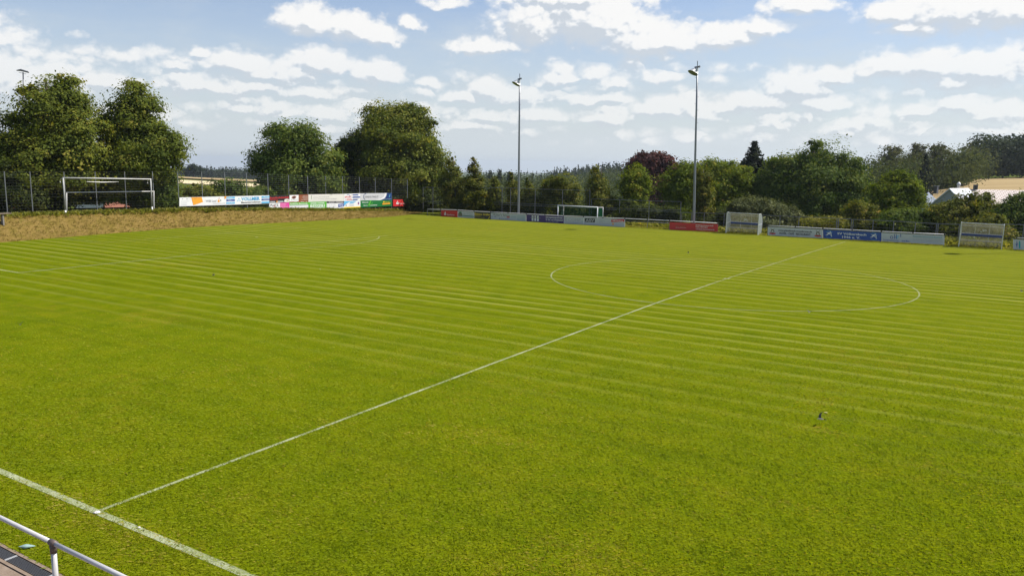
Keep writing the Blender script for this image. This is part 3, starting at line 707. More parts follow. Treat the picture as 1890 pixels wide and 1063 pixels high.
FG = 'tall trees in front of the right-hand wood'
def fartree(label, blobs, depth, leaf, seed, **k):
    a = dict(size=.55, crad=1.1, per=34, dens=1.0, tr=.22, group=FG); a.update(k)
    return tree('birch_tree' if leaf is L_BIRCH else 'deciduous_tree', label, 'tree', blobs, depth, leaf, seed, **a)
fartree('airy birch with light branches, leftmost treetop of the right-hand grove', [(1645,285,16,16),(1640,310,24,30)], 205, L_BIRCH, 81, dens=.6)
fartree('loose birch with thin top in the middle of the right-hand grove', [(1695,278,12,12),(1692,300,22,24),(1690,325,26,24)], 205, L_BIRCH, 82, dens=.7)
fartree('birch with drooping rounded top, tallest of the right-hand grove', [(1732,275,10,11),(1735,295,22,24),(1738,325,26,28)], 205, L_BIRCH, 83, dens=.85)
fartree('olive tree at the left end of the golden field', [(1768,315,24,20),(1758,335,24,18),(1780,300,20,18)], 198, L_FAR, 84)
conifer('spruce_tree', 'dark spruce inside the right-hand grove behind the blue pyramid roof', 1710, 285, 372, 26, 175, L_SPRUCE, 85, size=.6)
fartree('dead bare-topped tree sticking out left of the dark wooded hill', [(1790,275,9,9)], 235, L_BIRCH, 86, dens=.25, size=.35, tr=.25)
fartree('isolated dark clump of trees on the skyline above the pale field strips', [(355,310,8,8),(365,315,10,7),(348,316,9,6)], 560, L_FARDARK, 87, size=1.1, crad=1.8, tr=.5, group=None)
for i, (px, py, hw, dd, lab) in enumerate([(905,322,9,380,'small dark fir in the valley nearest the slim young trees'),(922,320,8,400,'small dark fir left of the first mast in the valley'),(940,325,7,390,'shortest dark fir beside the first mast in the valley')]):
    conifer('fir_tree', lab, px, py-6, 345, hw, dd, L_SPRUCE, 90+i, group='firs in the valley', layers=9, size=.9)

# ---- fields on the far slopes
def field(name, pxs, ds, mat, lift=.35):
    m = MB(); vs = []; fs = []; nx, nd = 40, 40
    for j in range(nd+1):
        for i in range(nx+1):
            d = ds[0]+(ds[1]-ds[0])*j/nd; px = pxs[0]+(pxs[1]-pxs[0])*i/nx; p = at_d(px, 320, d)
            vs.append((p.x, p.y, ground(p.x, p.y)+lift))
    for j in range(nd):
        for i in range(nx):
            a = j*(nx+1)+i; fs.append((a, a+1, a+nx+2, a+nx+1))
    m.add(vs, fs, mat); tag(m.build(name, smooth=True), kind='structure')
field('straw_field', (255,640), (372,412), STRAW)
field('stubble_field', (250,640), (440,492), WHEAT)
field('stubble_field', (1700,2200), (150,262), WHEAT, .9)

# ---- weeds, dry tufts (nobody could count them)
def tufts(name, label, pts, h, leaf, seed, per=7, spread=.12, wid=.12, tint=(0,1)):
    rng = np.random.default_rng(seed); pts = np.array(pts); n = len(pts)
    p = np.repeat(pts, per, 0); k = len(p); a = rng.random(k)*2*PI
    p = p+np.stack([np.cos(a), np.sin(a), 0*a], 1)*(spread*rng.random(k))[:, None]
    hh = h*(.5+rng.random(k)); tip = p+np.stack([np.cos(a)*hh*.7, np.sin(a)*hh*.7, hh*.75], 1)+rng.normal(size=(k, 3))*.04
    side = np.stack([-np.sin(a), np.cos(a), 0*a], 1)*(wid*h*(.6+.8*rng.random(k)))[:, None]
    V = np.empty((k, 4, 3)); V[:, 0] = p-side*.5; V[:, 1] = p+side*.5
    mid = (p+tip)*.5+np.array([0, 0, 1])*hh[:, None]*.18; V[:, 2] = tip; V[:, 3] = mid-side*.7
    t = tint[0]+(tint[1]-tint[0])*np.clip(np.repeat(rng.random(n), per)*.6+rng.random(k)*.4, 0, 1)
    o = quads(name, V, t, leaf); tag(o, label, 'grass', None, 'stuff'); return o
rng = np.random.default_rng(5)
pts = []; 
for i in range(9000):
    y = 5+62*rng.random(); t = rng.random()*1.05+.0; x = lerp(FOOT, y)+(-49.8-lerp(FOOT, y))*t; pts.append((x, y, bank_z(x, y)-.02))
tufts('dry_grass', 'brown dry grass tufts covering the bank', pts, .075, L_DRY, 6, per=7, wid=.25, tint=(.15,1))
pts = []
for i in range(1300):
    y = 12+56*rng.random(); x = -49.5-2.1*rng.random(); pts.append((x, y, bank_z(x, y)-.02))
tufts('weeds', 'green weeds growing along the foot of the bank fence', pts, .27, L_WEED, 7, per=8, spread=.25, wid=.3)
pts = []
for i in range(2600):
    x = -43+66*rng.random(); y = 64.15+1.2*rng.random()**1.5; pts.append((x, y, -.02))
tufts('long_grass', 'unmown green grass along the foot of the far barrier', pts, .16, L_WEED, 8, per=7, wid=.25, tint=(.35,1))
pts = []
for i in range(3000):
    x = -43+75*rng.random(); y = 66+4.5*rng.random(); pts.append((x, y, max(-.05, ground(x,y))-.02))
tufts('weeds', 'weeds between the far barrier and the far fence', pts, .42, L_WEED, 9, per=8, spread=.25, wid=.3)

# ------------------------------------------------------------------ advertising boards
_txt = {}
def text2d(s, bold=False):
    key = (s, bold)
    if key in _txt: return _txt[key]
    cu = bpy.data.curves.new('t', 'FONT'); cu.body = s; cu.size = 1; cu.fill_mode = 'FRONT'; cu.resolution_u = 2
    if bold: cu.offset = .022
    o = bpy.data.objects.new('t', cu); C.objects.link(o)
    dg = bpy.context.evaluated_depsgraph_get(); me = bpy.data.meshes.new_from_object(o.evaluated_get(dg))
    v = [(p.co.x, p.co.y) for p in me.vertices]; f = [list(p.vertices) for p in me.polygons]
    bpy.data.objects.remove(o); bpy.data.curves.remove(cu); bpy.data.meshes.remove(me)
    _txt[key] = (v, f); return v, f
def ink(rgb): return paint(rgb, .45, .06, 0, 3, 'ink')
INK = dict(w=(.80,.80,.78), k=(.02,.02,.022), b=(.02,.075,.33), lb=(.12,.46,.74), o=(.85,.36,.03), r=(.62,.03,.03), g=(.10,.42,.04), dg=(.012,.16,.035),
           p=(.74,.06,.33), y=(.86,.62,.02), br=(.27,.085,.035), gy=(.40,.41,.42), lg=(.56,.57,.57), pu=(.062,.035,.155), cy=(.02,.38,.40), cr=(.72,.70,.62), be=(.55,.48,.30), dk=(.055,.050,.045), db=(.012,.045,.16), ol=(.16,.15,.09), tl=(.10,.34,.42))
def board(label, lb, rb, lt, rt, bg, items, nrm, group, thick=.025, frame=None):
    """corners in the world as one reads the board (left/right, bottom/top); items are printed in fractions of width and height"""
    lb, rb, lt, rt = map(Vector, (lb, rb, lt, rt)); nrm = Vector(nrm)
    root = empty('advertising_board', (lb+rb)/2); tag(root, label, 'sign', group)
    o = root.location; Wd = (rb-lb).length; Ht = ((lt-lb).length+(rt-rb).length)/2
    def P(u, v, k=0.0):
        a = lb.lerp(rb, u); b = lt.lerp(rt, u); return a.lerp(b, v)-o+nrm*k
    m = MB(); vs = [P(0,0,-thick),P(1,0,-thick),P(1,1,-thick),P(0,1,-thick),P(0,0),P(1,0),P(1,1),P(0,1)]
    m.add(vs, [(0,3,2,1),(4,5,6,7),(0,1,5,4),(1,2,6,5),(2,3,7,6),(3,0,4,7)], ink(INK[bg])); m.build('panel', root)
    if frame:
        m = MB(); fm = ink(INK[frame])
        for u0, u1 in ((0, .012*1.0/max(Wd/2, 1)), (1-.012*1.0/max(Wd/2, 1), 1)):
            m.add([P(u0,0,.002),P(u1,0,.002),P(u1,1,.002),P(u0,1,.002),P(u0,0,.008),P(u1,0,.008),P(u1,1,.008),P(u0,1,.008)], [(0,3,2,1),(4,5,6,7),(0,1,5,4),(1,2,6,5),(2,3,7,6),(3,0,4,7)], fm)
        m.build('frame', root)
    gr = MB(); tx = MB(); lay = .003
    for it in items:
        lay += .0012
        if it[0] == 'r':
            _, u0, v0, u1, v1, c = it; gr.add([P(u0,v0,lay),P(u1,v0,lay),P(u1,v1,lay),P(u0,v1,lay)], [(0,1,2,3)], ink(INK[c]))
        elif it[0] == 'p':
            gr.add([P(u, v, lay) for u, v in it[1]], [tuple(range(len(it[1])))], ink(INK[it[2]]))
        elif it[0] == 'd':      # disc / ring: centre, radius (of height), colour, inner radius, arc
            _, u, v, r, c = it[:5]; ri = it[5] if len(it) > 5 else 0; a0, a1 = it[6] if len(it) > 6 else (0, 2*PI); k = 18; asp = Ht/Wd; ve = []; fs = []
            for i in range(k+1):
                a = a0+(a1-a0)*i/k
                ve += [P(u+r*asp*math.cos(a), v+r*math.sin(a), lay), P(u+ri*asp*math.cos(a), v+ri*math.sin(a), lay)]
            fs = [(2*i, 2*i+2, 2*i+3, 2*i+1) for i in range(k)]; gr.add(ve, fs, ink(INK[c]))
        elif it[0] == 't':      # text, u centre, v baseline, cap height (of height), width (of width) or None, colour, bold, slant
            _, s, u, v, h, wd, c = it[:7]; bold = it[7] if len(it) > 7 else False; slant = it[8] if len(it) > 8 else 0
            ve, fs = text2d(s, bold)
            x0 = min(p[0] for p in ve); x1 = max(p[0] for p in ve); sy = h/.70
            sx = (wd/(x1-x0)) if wd else sy*Ht/Wd
            tx.add([P(u+(x-(x0+x1)/2)*sx+slant*y*sx, v+y*sy, lay) for x, y in ve], fs, ink(INK[c]))
    if gr.v: gr.build('graphic', root)
    if tx.v: tx.build('lettering', root)
    return root
def bankboard(label, x0, x1, y0t, y1t, y0b, y1b, bg, items, X=-51.03, **k):
    return board(label, at_x(x0,y0b,X), at_x(x1,y1b,X), at_x(x0,y0t,X), at_x(x1,y1t,X), bg, items, (1,0,0), 'advertising boards on the bank fence', **k)
def farboard(label, x0, x1, y0t, y1t, y0b, y1b, bg, items, Y=63.93, **k):
    return board(label, at_y(x0,y0b,Y), at_y(x1,y1b,Y), at_y(x0,y0t,Y), at_y(x1,y1t,Y), bg, items, (0,-1,0), 'advertising boards along the far barrier', **k)

bankboard('white board with orange tilted patch and small orange square, leftmost of the bank boards', 331.2, 417.5, 364.7, 362.7, 381, 378.4, 'w', [
    ('r',.05,.76,.075,.86,'gy'),('r',.14,.76,.165,.86,'gy'),('t','B A U   W I D T L',.27,.76,.10,.20,'gy'),('r',.03,.54,.20,.58,'lg'),('r',.03,.32,.15,.36,'lg'),('r',.03,.12,.15,.16,'lg'),
    ('p',[(.24,.98),(.46,.98),(.49,.42),(.285,.08)],'o'),('t','ANDERS GUT',.35,.78,.08,.18,'br'),
    ('t','Willi Lauf',.665,.40,.25,.24,'gy',True),('r',.81,.36,.85,.62,'o'),('d',.84,.80,.055,'r'),('r',.865,.50,.885,.62,'k'),('r',.70,.20,.98,.24,'lg'),('p',[(.955,1),(1,1),(1,.78),(.965,.72)],'o')])
bankboard('white board with big light blue lettering and blue bars at both sides', 417.7, 497, 362.7, 360.9, 378.4, 375.9, 'w', [
    ('p',[(0,.98),(.06,.98),(0,.72)],'o'),('r',.0,.72,.19,.95,'lb'),('r',.0,.42,.19,.64,'b'),('r',.0,.10,.19,.32,'lb'),('t','Hochbau',.08,.78,.10,.12,'w'),('t','Tiefbau',.08,.48,.10,.10,'w'),('t','Gala-Bau',.09,.16,.10,.14,'w'),
    ('p',[(.265,.62),(.295,.62),(.28,.82)],'lb'),('p',[(.24,.40),(.27,.40),(.255,.58)],'lb'),('p',[(.29,.40),(.32,.40),(.305,.58)],'lb'),
    ('t','VOLLMER',.55,.46,.40,.43,'b',True),('t','VOLLMER',.547,.475,.38,.42,'lb',True),('t','Bauunternehmen',.56,.16,.17,.45,'k',True),
    ('r',.81,.72,1,.92,'lb'),('r',.81,.42,1,.60,'b'),('r',.81,.06,1,.26,'lb'),('t','Pflaster',.92,.76,.10,.12,'w'),('t','Kanal',.92,.46,.10,.12,'w')])
bankboard('black board with orange-red lettering and pale animal picture, upper row', 497.3, 534, 362, 360.2, 374.9, 374.2, 'k', [
    ('t','Brunold-schuhtechnik',.50,.60,.26,.96,'r',True),('t','macht mehr aus',.22,.40,.16,.40,'r',True),('r',.03,.08,.28,.24,'gy'),('r',.34,.06,.70,.26,'gy'),('r',.34,.06,.40,.26,'o'),
    ('p',[(.72,.10),(.76,.46),(.86,.52),(1,.44),(1,.05),(.80,.05)],'cr'),('p',[(.84,.2),(.9,.4),(.96,.34),(.95,.15)],'be'),('t','Tel. 07204 / 94 74',.16,.10,.08,.22,'w')])
bankboard('board half white with brown emblem and half rust brown, upper row', 534.3, 568.8, 360.2, 359.2, 374.2, 373, 'br', [
    ('r',0,.12,.48,.98,'w'),('p',[(.10,.66),(.16,.82),(.26,.88),(.36,.78),(.34,.62),(.24,.46),(.16,.52)],'br'),('p',[(.14,.62),(.22,.78),(.32,.70),(.25,.56)],'k'),('t','BÜRKLE',.25,.26,.20,.36,'lg',True),
    ('t','WILD- UND',.84,.76,.10,.26,'cr'),('t','LANDFLEISCH',.82,.60,.10,.30,'cr'),('t','METZGEREI',.86,.44,.10,.24,'cr'),('t','PARTYSERVICE',.80,.26,.10,.36,'cr'),
    ('p',[(.25,.02),(.27,.10),(.30,.04),(.36,.09),(.40,.02)],'cr'),('p',[(.58,.02),(.62,.12),(.66,.03),(.72,.10),(.78,.02)],'cr'),('p',[(.84,.02),(.9,.10),(.95,.03)],'cr')])
bankboard('long cream white board with thin grey text, upper row', 569.2, 634.8, 359.2, 358.1, 373, 371.6, 'cr', [
    ('r',.075,.34,.085,.84,'dg'),('r',.085,.76,.10,.82,'be'),('t','FRANKENSTEIN',.20,.55,.10,.14,'gy'),('t','Physio und Praxis',.18,.32,.08,.10,'gy'),('t','Wir sind für Sie da!',.43,.58,.15,.28,'gy'),('t','Ihr Zuhause im Herzen von Ettlingen',.53,.32,.14,.52,'gy'),
    ('r',.02,.14,.80,.16,'lg')])
bankboard('white board with red and blue sport lettering and blue bars, upper row', 635.2, 665.2, 358.1, 357.1, 371.6, 370.3, 'w', [
    ('t','SPORT',.24,.42,.26,.40,'r',True),('t','&',.10,.12,.16,None,'b',True),('t','SOHN',.30,.10,.22,.30,'r',True),('d',.24,.50,.42,'b',.36,(.1,2.2)),
    ('r',.52,.74,.86,.88,'b'),('r',.52,.40,.98,.56,'b'),('r',.52,.08,.82,.20,'b'),('r',.46,.77,.49,.85,'k'),('r',.46,.44,.49,.52,'k'),('r',.46,.10,.49,.18,'k'),('r',.55,.60,.9,.64,'lg'),('r',.55,.27,.9,.31,'lg')])
bankboard('silver grey board with dark consulting lettering and navy corner, upper row', 665.5, 723, 357.1, 356.5, 370.3, 369.5, 'lg', [
    ('p',[(.62,.02),(.76,.22),(.82,.60),(.84,1),(1,1),(1,0)],'db'),('p',[(.44,.06),(.62,.02),(.74,.22),(.80,.60),(.82,1),(.78,1),(.74,.5),(.64,.2)],'w'),
    ('d',.15,.52,.44,'db',.36,(1.2,4.6)),('t','CONSULTING-IT',.33,.38,.24,.46,'k'),('p',[(.90,.40),(.93,.82),(.95,.78),(.93,.42)],'tl'),('t','www.consulting-it.de',.88,.12,.08,.20,'w')])
bankboard('board half white half pink, leftmost of the lower row', 497.3, 534, 374.9, 374.2, 389.8, 388.5, 'w', [
    ('r',.53,0,1,1,'p'),('t','PLATZ',.25,.58,.28,.40,'k',True),('p',[(.20,.54),(.30,.54),(.25,.66)],'r'),('r',.06,.42,.46,.45,'lg'),('r',.06,.24,.44,.28,'lg'),('r',.06,.10,.44,.14,'lg'),
    ('t','Festzelte',.70,.82,.10,.28,'w'),('t','Zubehör',.70,.62,.10,.26,'w'),('t','Bar-Verleih',.75,.44,.10,.38,'w'),('t','Bestuhlung',.69,.24,.10,.26,'w'),('t','Eventbedarf',.72,.07,.10,.32,'w')])
bankboard('white board with green header band and dark small print, lower row', 534.3, 569, 374.2, 373, 388.5, 387, 'w', [
    ('r',0,.66,1,1,'g'),('t','Raiffeisen Baucenter',.50,.74,.18,.92,'cr',True),('t','Baustoffe',.12,.10,.14,.20,'k',True),('t','für Haus, Hof und Garten',.48,.12,.10,.48,'lg'),('r',.84,.04,.90,.10,'k'),('p',[(.90,.06),(.97,.10),(.98,.34),(.93,.30)],'gy'),('r',.02,.55,.98,.66,'lg')])
bankboard('green board with large white lettering, lower row', 569.2, 602.8, 373, 371.9, 387, 385.6, 'g', [
    ('t','GRÜNER, SCHÖNER,',.50,.70,.18,.78,'w',True),('t','BESSER!',.50,.16,.44,.80,'w',True)])
bankboard('white board with black header and blue tilted badge, lower row', 603, 634.8, 371.9, 371.6, 385.6, 384.3, 'w', [
    ('r',0,.74,1,1,'k'),('t','Sanitär · Heizung',.52,.82,.11,.80,'w',True),*[('t',ch,.05+.105*i,.40,.20,None,'gy') for i, ch in enumerate('SUPER')],('r',.02,.22,.55,.25,'lg'),
    ('p',[(.66,.16),(1,.26),(1,.68),(.66,.60)],'b'),('t','MEYER',.83,.32,.18,.26,'w',True)])
bankboard('white board with light blue wave, yellow bottom stripe and small figure, lower row', 635, 665.2, 371.6, 370.5, 384.3, 383.2, 'w', [
    ('p',[(0,.30),(.14,.62),(.30,.84),(.62,.96),(.78,1),(0,1)],'lb'),('p',[(.30,.60),(.55,.62),(.74,.92),(.40,.86)],'lb'),('p',[(0,0),(1,0),(1,.16),(0,.14)],'y'),('r',.84,.46,.92,.80,'b'),('r',.84,.46,.88,.66,'r'),
    ('d',.12,.44,.06,'k'),('r',.10,.28,.14,.42,'k'),('t','Fliesen',.5,.74,.12,.26,'w'),('r',.32,.40,.6,.44,'lg'),('r',.32,.30,.6,.34,'lg')])
bankboard('dark green board with orange label, lower row right end', 665.5, 723, 370.5, 369.5, 383.2, 380.8, 'dg', [
    ('t','Raiffeisenmarkt',.14,.66,.14,.20,'w',True),('t','Alles für Haus und Garten',.30,.22,.13,.44,'w',True),('p',[(.22,.20),(.30,.98),(.34,.98),(.28,.20)],'g'),('p',[(.33,.36),(.37,.80),(.38,.80),(.355,.36)],'g'),
    ('p',[(.69,.30),(.95,.36),(.95,.58),(.69,.52)],'o'),('t','Baucenter',.83,.66,.18,.20,'y'),('p',[(.70,.62),(.74,.90),(.76,.66)],'y')])
bankboard('single red board with white emblem hanging in shade right of the bank boards', 725.8, 756.2, 368.4, 368.6, 381, 380.6, 'r', [
    ('p',[(.18,.30),(.32,.30),(.32,.58),(.18,.58)],'w'),('d',.25,.70,.09,'w'),('t','Sparkasse',.60,.32,.20,.48,'w')], X=-51.03)

farboard('red board with white emblem, leftmost on the far barrier', 814.4, 844, 388.6, 389.4, 401.4, 402.2, 'r', [
    ('p',[(.19,.34),(.31,.34),(.31,.60),(.19,.60)],'w'),('d',.25,.72,.09,'w'),('r',.20,.45,.30,.49,'r'),('t','Sparkasse',.60,.32,.22,.46,'w')])
farboard('white board with brown tree-stump picture and green strip', 844.5, 875, 389.8, 391.4, 402.4, 403.6, 'lg', [
    ('p',[(.04,.26),(.05,.68),(.10,.82),(.24,.82),(.28,.66),(.29,.26)],'ol'),('p',[(.08,.70),(.12,.90),(.22,.92),(.26,.76)],'dg'),('t','Die Winkler',.63,.52,.28,.56,'gy'),('p',[(.29,.34),(1,.24),(1,.36),(.29,.44)],'dg'),('r',0,0,1,.08,'b')])
farboard('black board with yellow lettering', 875.4, 905.6, 391.6, 393.2, 403.8, 405.2, 'dk', [
    ('t','Elektro Gräßer',.50,.58,.30,.96,'y',True),('t','Meisterbetrieb',.22,.40,.10,.36,'y'),('t','Tel. 0 72 04 / 94 70 40',.33,.16,.12,.58,'y'),('p',[(.84,.08),(.89,.08),(.97,.42),(.93,.42)],'y')])
farboard('long white board with black script lettering and small red box', 906, 971, 393.4, 396.2, 405.4, 408.8, 'lg', [
    ('t',"Müller's Salate",.30,.62,.28,.48,'k'),('r',.02,.42,.05,.52,'b'),('r',.08,.44,.16,.50,'b'),('r',.17,.44,.36,.47,'gy'),('r',.46,.40,.54,.56,'r'),('r',.235,.16,.265,.28,'b'),('t','Frische Feinkost',.41,.16,.12,.24,'b'),
    *[('r',.57,.70-.13*i,.72,.73-.13*i,'tl') for i in range(3)],*[('r',.745,.80-.155*i,.98,.835-.155*i,'tl') for i in range(5)]])
farboard('purple board with three white upright bars', 972, 1006, 396.4, 397.8, 409, 411, 'pu', [
    ('r',.28,.14,.375,.90,'w'),('r',.425,.14,.52,.90,'w'),('r',.57,.14,.665,.90,'w'),('r',.28,.26,.375,.42,'lg'),('t','G',.3275,.54,.24,.07,'k',True),('t','H',.4725,.54,.24,.07,'k',True),('t','J',.6175,.54,.24,.05,'k',True),('r',.18,.58,.27,.61,'gy'),('r',.68,.56,.77,.59,'gy')])
farboard('purple board with three lines of white text', 1006.2, 1040.2, 398, 399.4, 411.1, 413, 'pu', [
    ('t','GHJ Ingenieurgesellschaft',.49,.68,.19,.92,'w',True),('t','für Geo- und Umwelttechnik',.50,.36,.19,.94,'w',True),('t','Tel. 07243 / 5070 · ghj.de',.38,.12,.12,.68,'lg')])
farboard('white board with thin grey capitals', 1040.8, 1077, 400, 401.6, 413.1, 415.2, 'lg', [
    ('t','BE',.10,.68,.20,.12,'gy',True),('t','NO',.10,.42,.20,.12,'gy',True),('t','COMP',.54,.40,.46,.62,'gy'),('t','.de',.93,.40,.12,.10,'cy'),('t','EDV-Beratung, Netzwerke, Schulung',.52,.16,.13,.92,'gy')], frame='w')
farboard('white board with black boxed lettering and red tilted strip', 1077.2, 1153.2, 401.6, 405, 415.2, 419.2, 'lg', [
    ('r',.03,.42,.28,.90,'k'),('t','ASV',.155,.50,.32,.21,'lg',True),('r',.03,.26,.29,.30,'gy'),('r',.38,.80,.47,.83,'gy'),('r',.38,.68,.51,.71,'gy'),('r',.38,.56,.47,.59,'gy'),('r',.38,.44,.49,.47,'gy'),('r',.38,.28,.68,.31,'gy'),
    ('p',[(.68,.56),(.99,.68),(.99,.99),(.68,.88)],'r'),('t','WIRTH-HOLZ',.835,.68,.17,.26,'w',True),('d',.72,.32,.12,'o'),('t','Heizung und Solar',.87,.28,.12,.22,'gy')], frame='w')
farboard('long dull red board with three lines of white text below the second floodlight mast', 1236, 1324.8, 410.2, 414, 424.2, 428, 'r', [
    ('t','BECKER',.24,.46,.20,.22,'br'),('t','BAUUNTERNEHMEN',.24,.30,.08,.22,'cr'),('t','BECKER Bauunternehmen GmbH',.73,.68,.16,.36,'cr',True),('t','Telefon 07204 94270',.67,.44,.15,.25,'cr',True),('t','www.becker-bauunternehmen.de',.74,.18,.15,.38,'cr',True)])
deer = lambda u: [('p',[(u-.035,.36),(u-.03,.62),(u-.018,.74),(u+.018,.74),(u+.03,.62),(u+.035,.36),(u,.22)],'ol'),('p',[(u-.018,.36),(u-.012,.58),(u+.012,.58),(u+.018,.36)],'w'),('p',[(u-.010,.30),(u,.54),(u+.010,.30)],'br'),
    ('p',[(u-.03,.74),(u-.034,.94),(u-.028,.90),(u-.022,.75)],'ol'),('p',[(u+.03,.74),(u+.034,.94),(u+.028,.90),(u+.022,.75)],'ol'),('p',[(u-.058,.20),(u-.055,.34),(u,.26),(u+.055,.34),(u+.058,.20),(u,.13)],'r')]
farboard('white board with dark text between two stag emblems, right of the left dugout', 1417.6, 1518.4, 418.9, 424, 434.4, 439.8, 'lg', [
    *deer(.085), *deer(.915), ('t','www.platzhirsch-moosbronn.de',.50,.58,.20,.62,'k',True),('t','HOTEL · CAFÉ · RESTAURANT',.50,.22,.23,.57,'k',True)], frame='w')
def runner(u): return [('d',u,.50,.43,'lb',.40,(.5,2.6)),('d',u,.50,.43,'lb',.40,(3.7,5.7)),('p',[(u-.03,.56),(u-.005,.72),(u+.018,.74),(u+.012,.62),(u-.012,.50),(u-.02,.46)],'w'),('d',u+.022,.78,.055,'w'),
    ('p',[(u-.022,.50),(u-.06,.40),(u-.062,.36),(u-.02,.40)],'w'),('p',[(u-.012,.52),(u+.030,.46),(u+.032,.26),(u+.052,.26),(u+.054,.31),(u+.042,.33),(u+.044,.52),(u-.002,.58)],'w'),('p',[(u+.012,.66),(u+.046,.58),(u+.05,.66),(u+.044,.66),(u+.014,.74)],'w'),('p',[(u-.005,.72),(u-.035,.70),(u-.042,.60),(u-.036,.60),(u-.03,.66),(u-.008,.66)],'w')]
farboard('blue board with white club lettering between two white runner emblems', 1519.4, 1626.8, 424.2, 429.4, 439.8, 445.2, 'b', [
    *runner(.105), *runner(.875), ('t','SV Völkersbach',.50,.54,.24,.50,'w',True),('t','1946 e. V.',.49,.14,.25,.31,'w',True)])
farboard('white board with slim blue lettering and grey text, left of the right dugout', 1627.2, 1742.8, 429.6, 435.2, 445.4, 452, 'lg', [
    ('d',.165,.52,.17,'b',.11),('r',.205,.36,.215,.90,'b'),('r',.235,.36,.245,.90,'b'),('r',.205,.52,.245,.58,'b'),('r',.248,.36,.258,.74,'lb'),('r',.258,.66,.29,.74,'lb'),('r',.258,.52,.28,.58,'lb'),('r',.305,.82,.32,.94,'b'),('r',.305,.62,.32,.76,'b'),
    ('t','Fertigungsplanung',.15,.12,.15,.25,'b'),('t','und Bau',.39,.12,.15,.12,'b',True),('t','Maschinenbau Feinwerktechnik Messtechnik',.74,.72,.13,.46,'tl',True),('t','Im Winkel 4 · 76316 Malsch-Völkersbach',.74,.50,.12,.46,'gy'),('t','Tel. 07204 / 89 21 · info@ohf-messtechnik.de',.74,.30,.12,.46,'gy')], frame='w')
farboard('white board with blue asterisk and teal upright shape at the right edge', 1870, 1962, 442, 446.5, 459.8, 466, 'lg', [
    *[('p',[(.075+.012*math.cos(a+1.57)*.16,.52+.012*math.sin(a+1.57)*4),(.075+.05*math.cos(a)*.75,.52+.05*math.sin(a)*5),(.075-.012*math.cos(a+1.57)*.16+.01*math.cos(a),.52-.04*math.sin(a+1.57))],'b') for a in (0,1.047,2.094,3.1416,4.189,5.236)],
    ('r',.07,.20,.082,.84,'b'),('p',[(.118,.12),(.118,.80),(.132,.92),(.148,.80),(.148,.14)],'cy'),('t','Medizintechnik',.20+.25,.58,.26,.40,'k'),('t','Reha · Sanitätshaus',.46,.24,.18,.40,'b')], frame='w')

# ------------------------------------------------------------------ far barrier rail (boards hang on it)
def barrier(label, top, posts, low=None, Y=64.0):
    a = at_y(*top[0], Y); root = empty('barrier', (a.x, Y, 0)); tag(root, label, 'railing', 'barrier rails around the pitch')
    m = MB(); m.tube([at_y(x, y, Y)-root.location for x, y in top], .038, WHITE_OLD, 8); m.build('rail', root, smooth=True)
    for px in posts:
        y = float(np.interp(px, [t[0] for t in top], [t[1] for t in top])); p = at_y(px, y, Y)-root.location
        m = MB(); m.tube([(p.x, .02, -.3), (p.x, .02, p.z-.038)], .030, STEEL_D, 8); m.box((p.x, 0, p.z), (.10, .085, .085), DARK); m.build('post', root)
    if low:
        m = MB(); m.tube([at_y(x, y, Y)-root.location for x, y in low], .025, STEEL_D, 8); m.build('lower_rail', root, smooth=True)
barrier('long white-topped barrier rail from the shaded corner to the left dugout',
        [(788.6,386.4),(814,387),(844,387.8),(875,390),(906,391.7),(971,395),(1040,398.8),(1077,400.3),(1153,403.6),(1236,407.4),(1325,412.2)],
        [788.6,814,844.3,875.2,905.8,938,971.5,1006,1040.5,1077,1113,1153.5,1195,1236,1281,1325], [(1154,408.2),(1235,412)])
barrier('white-topped barrier rail between the two dugouts', [(1417.5,416.5),(1468,419),(1519,421.8),(1573,424.6),(1627,427.4),(1685,430.2),(1745,433)], [1417.5,1468,1519,1573,1627,1685,1743.5])
barrier('white-topped barrier rail right of the right dugout', [(1876,439),(1970,443.5)], [1876,1962])

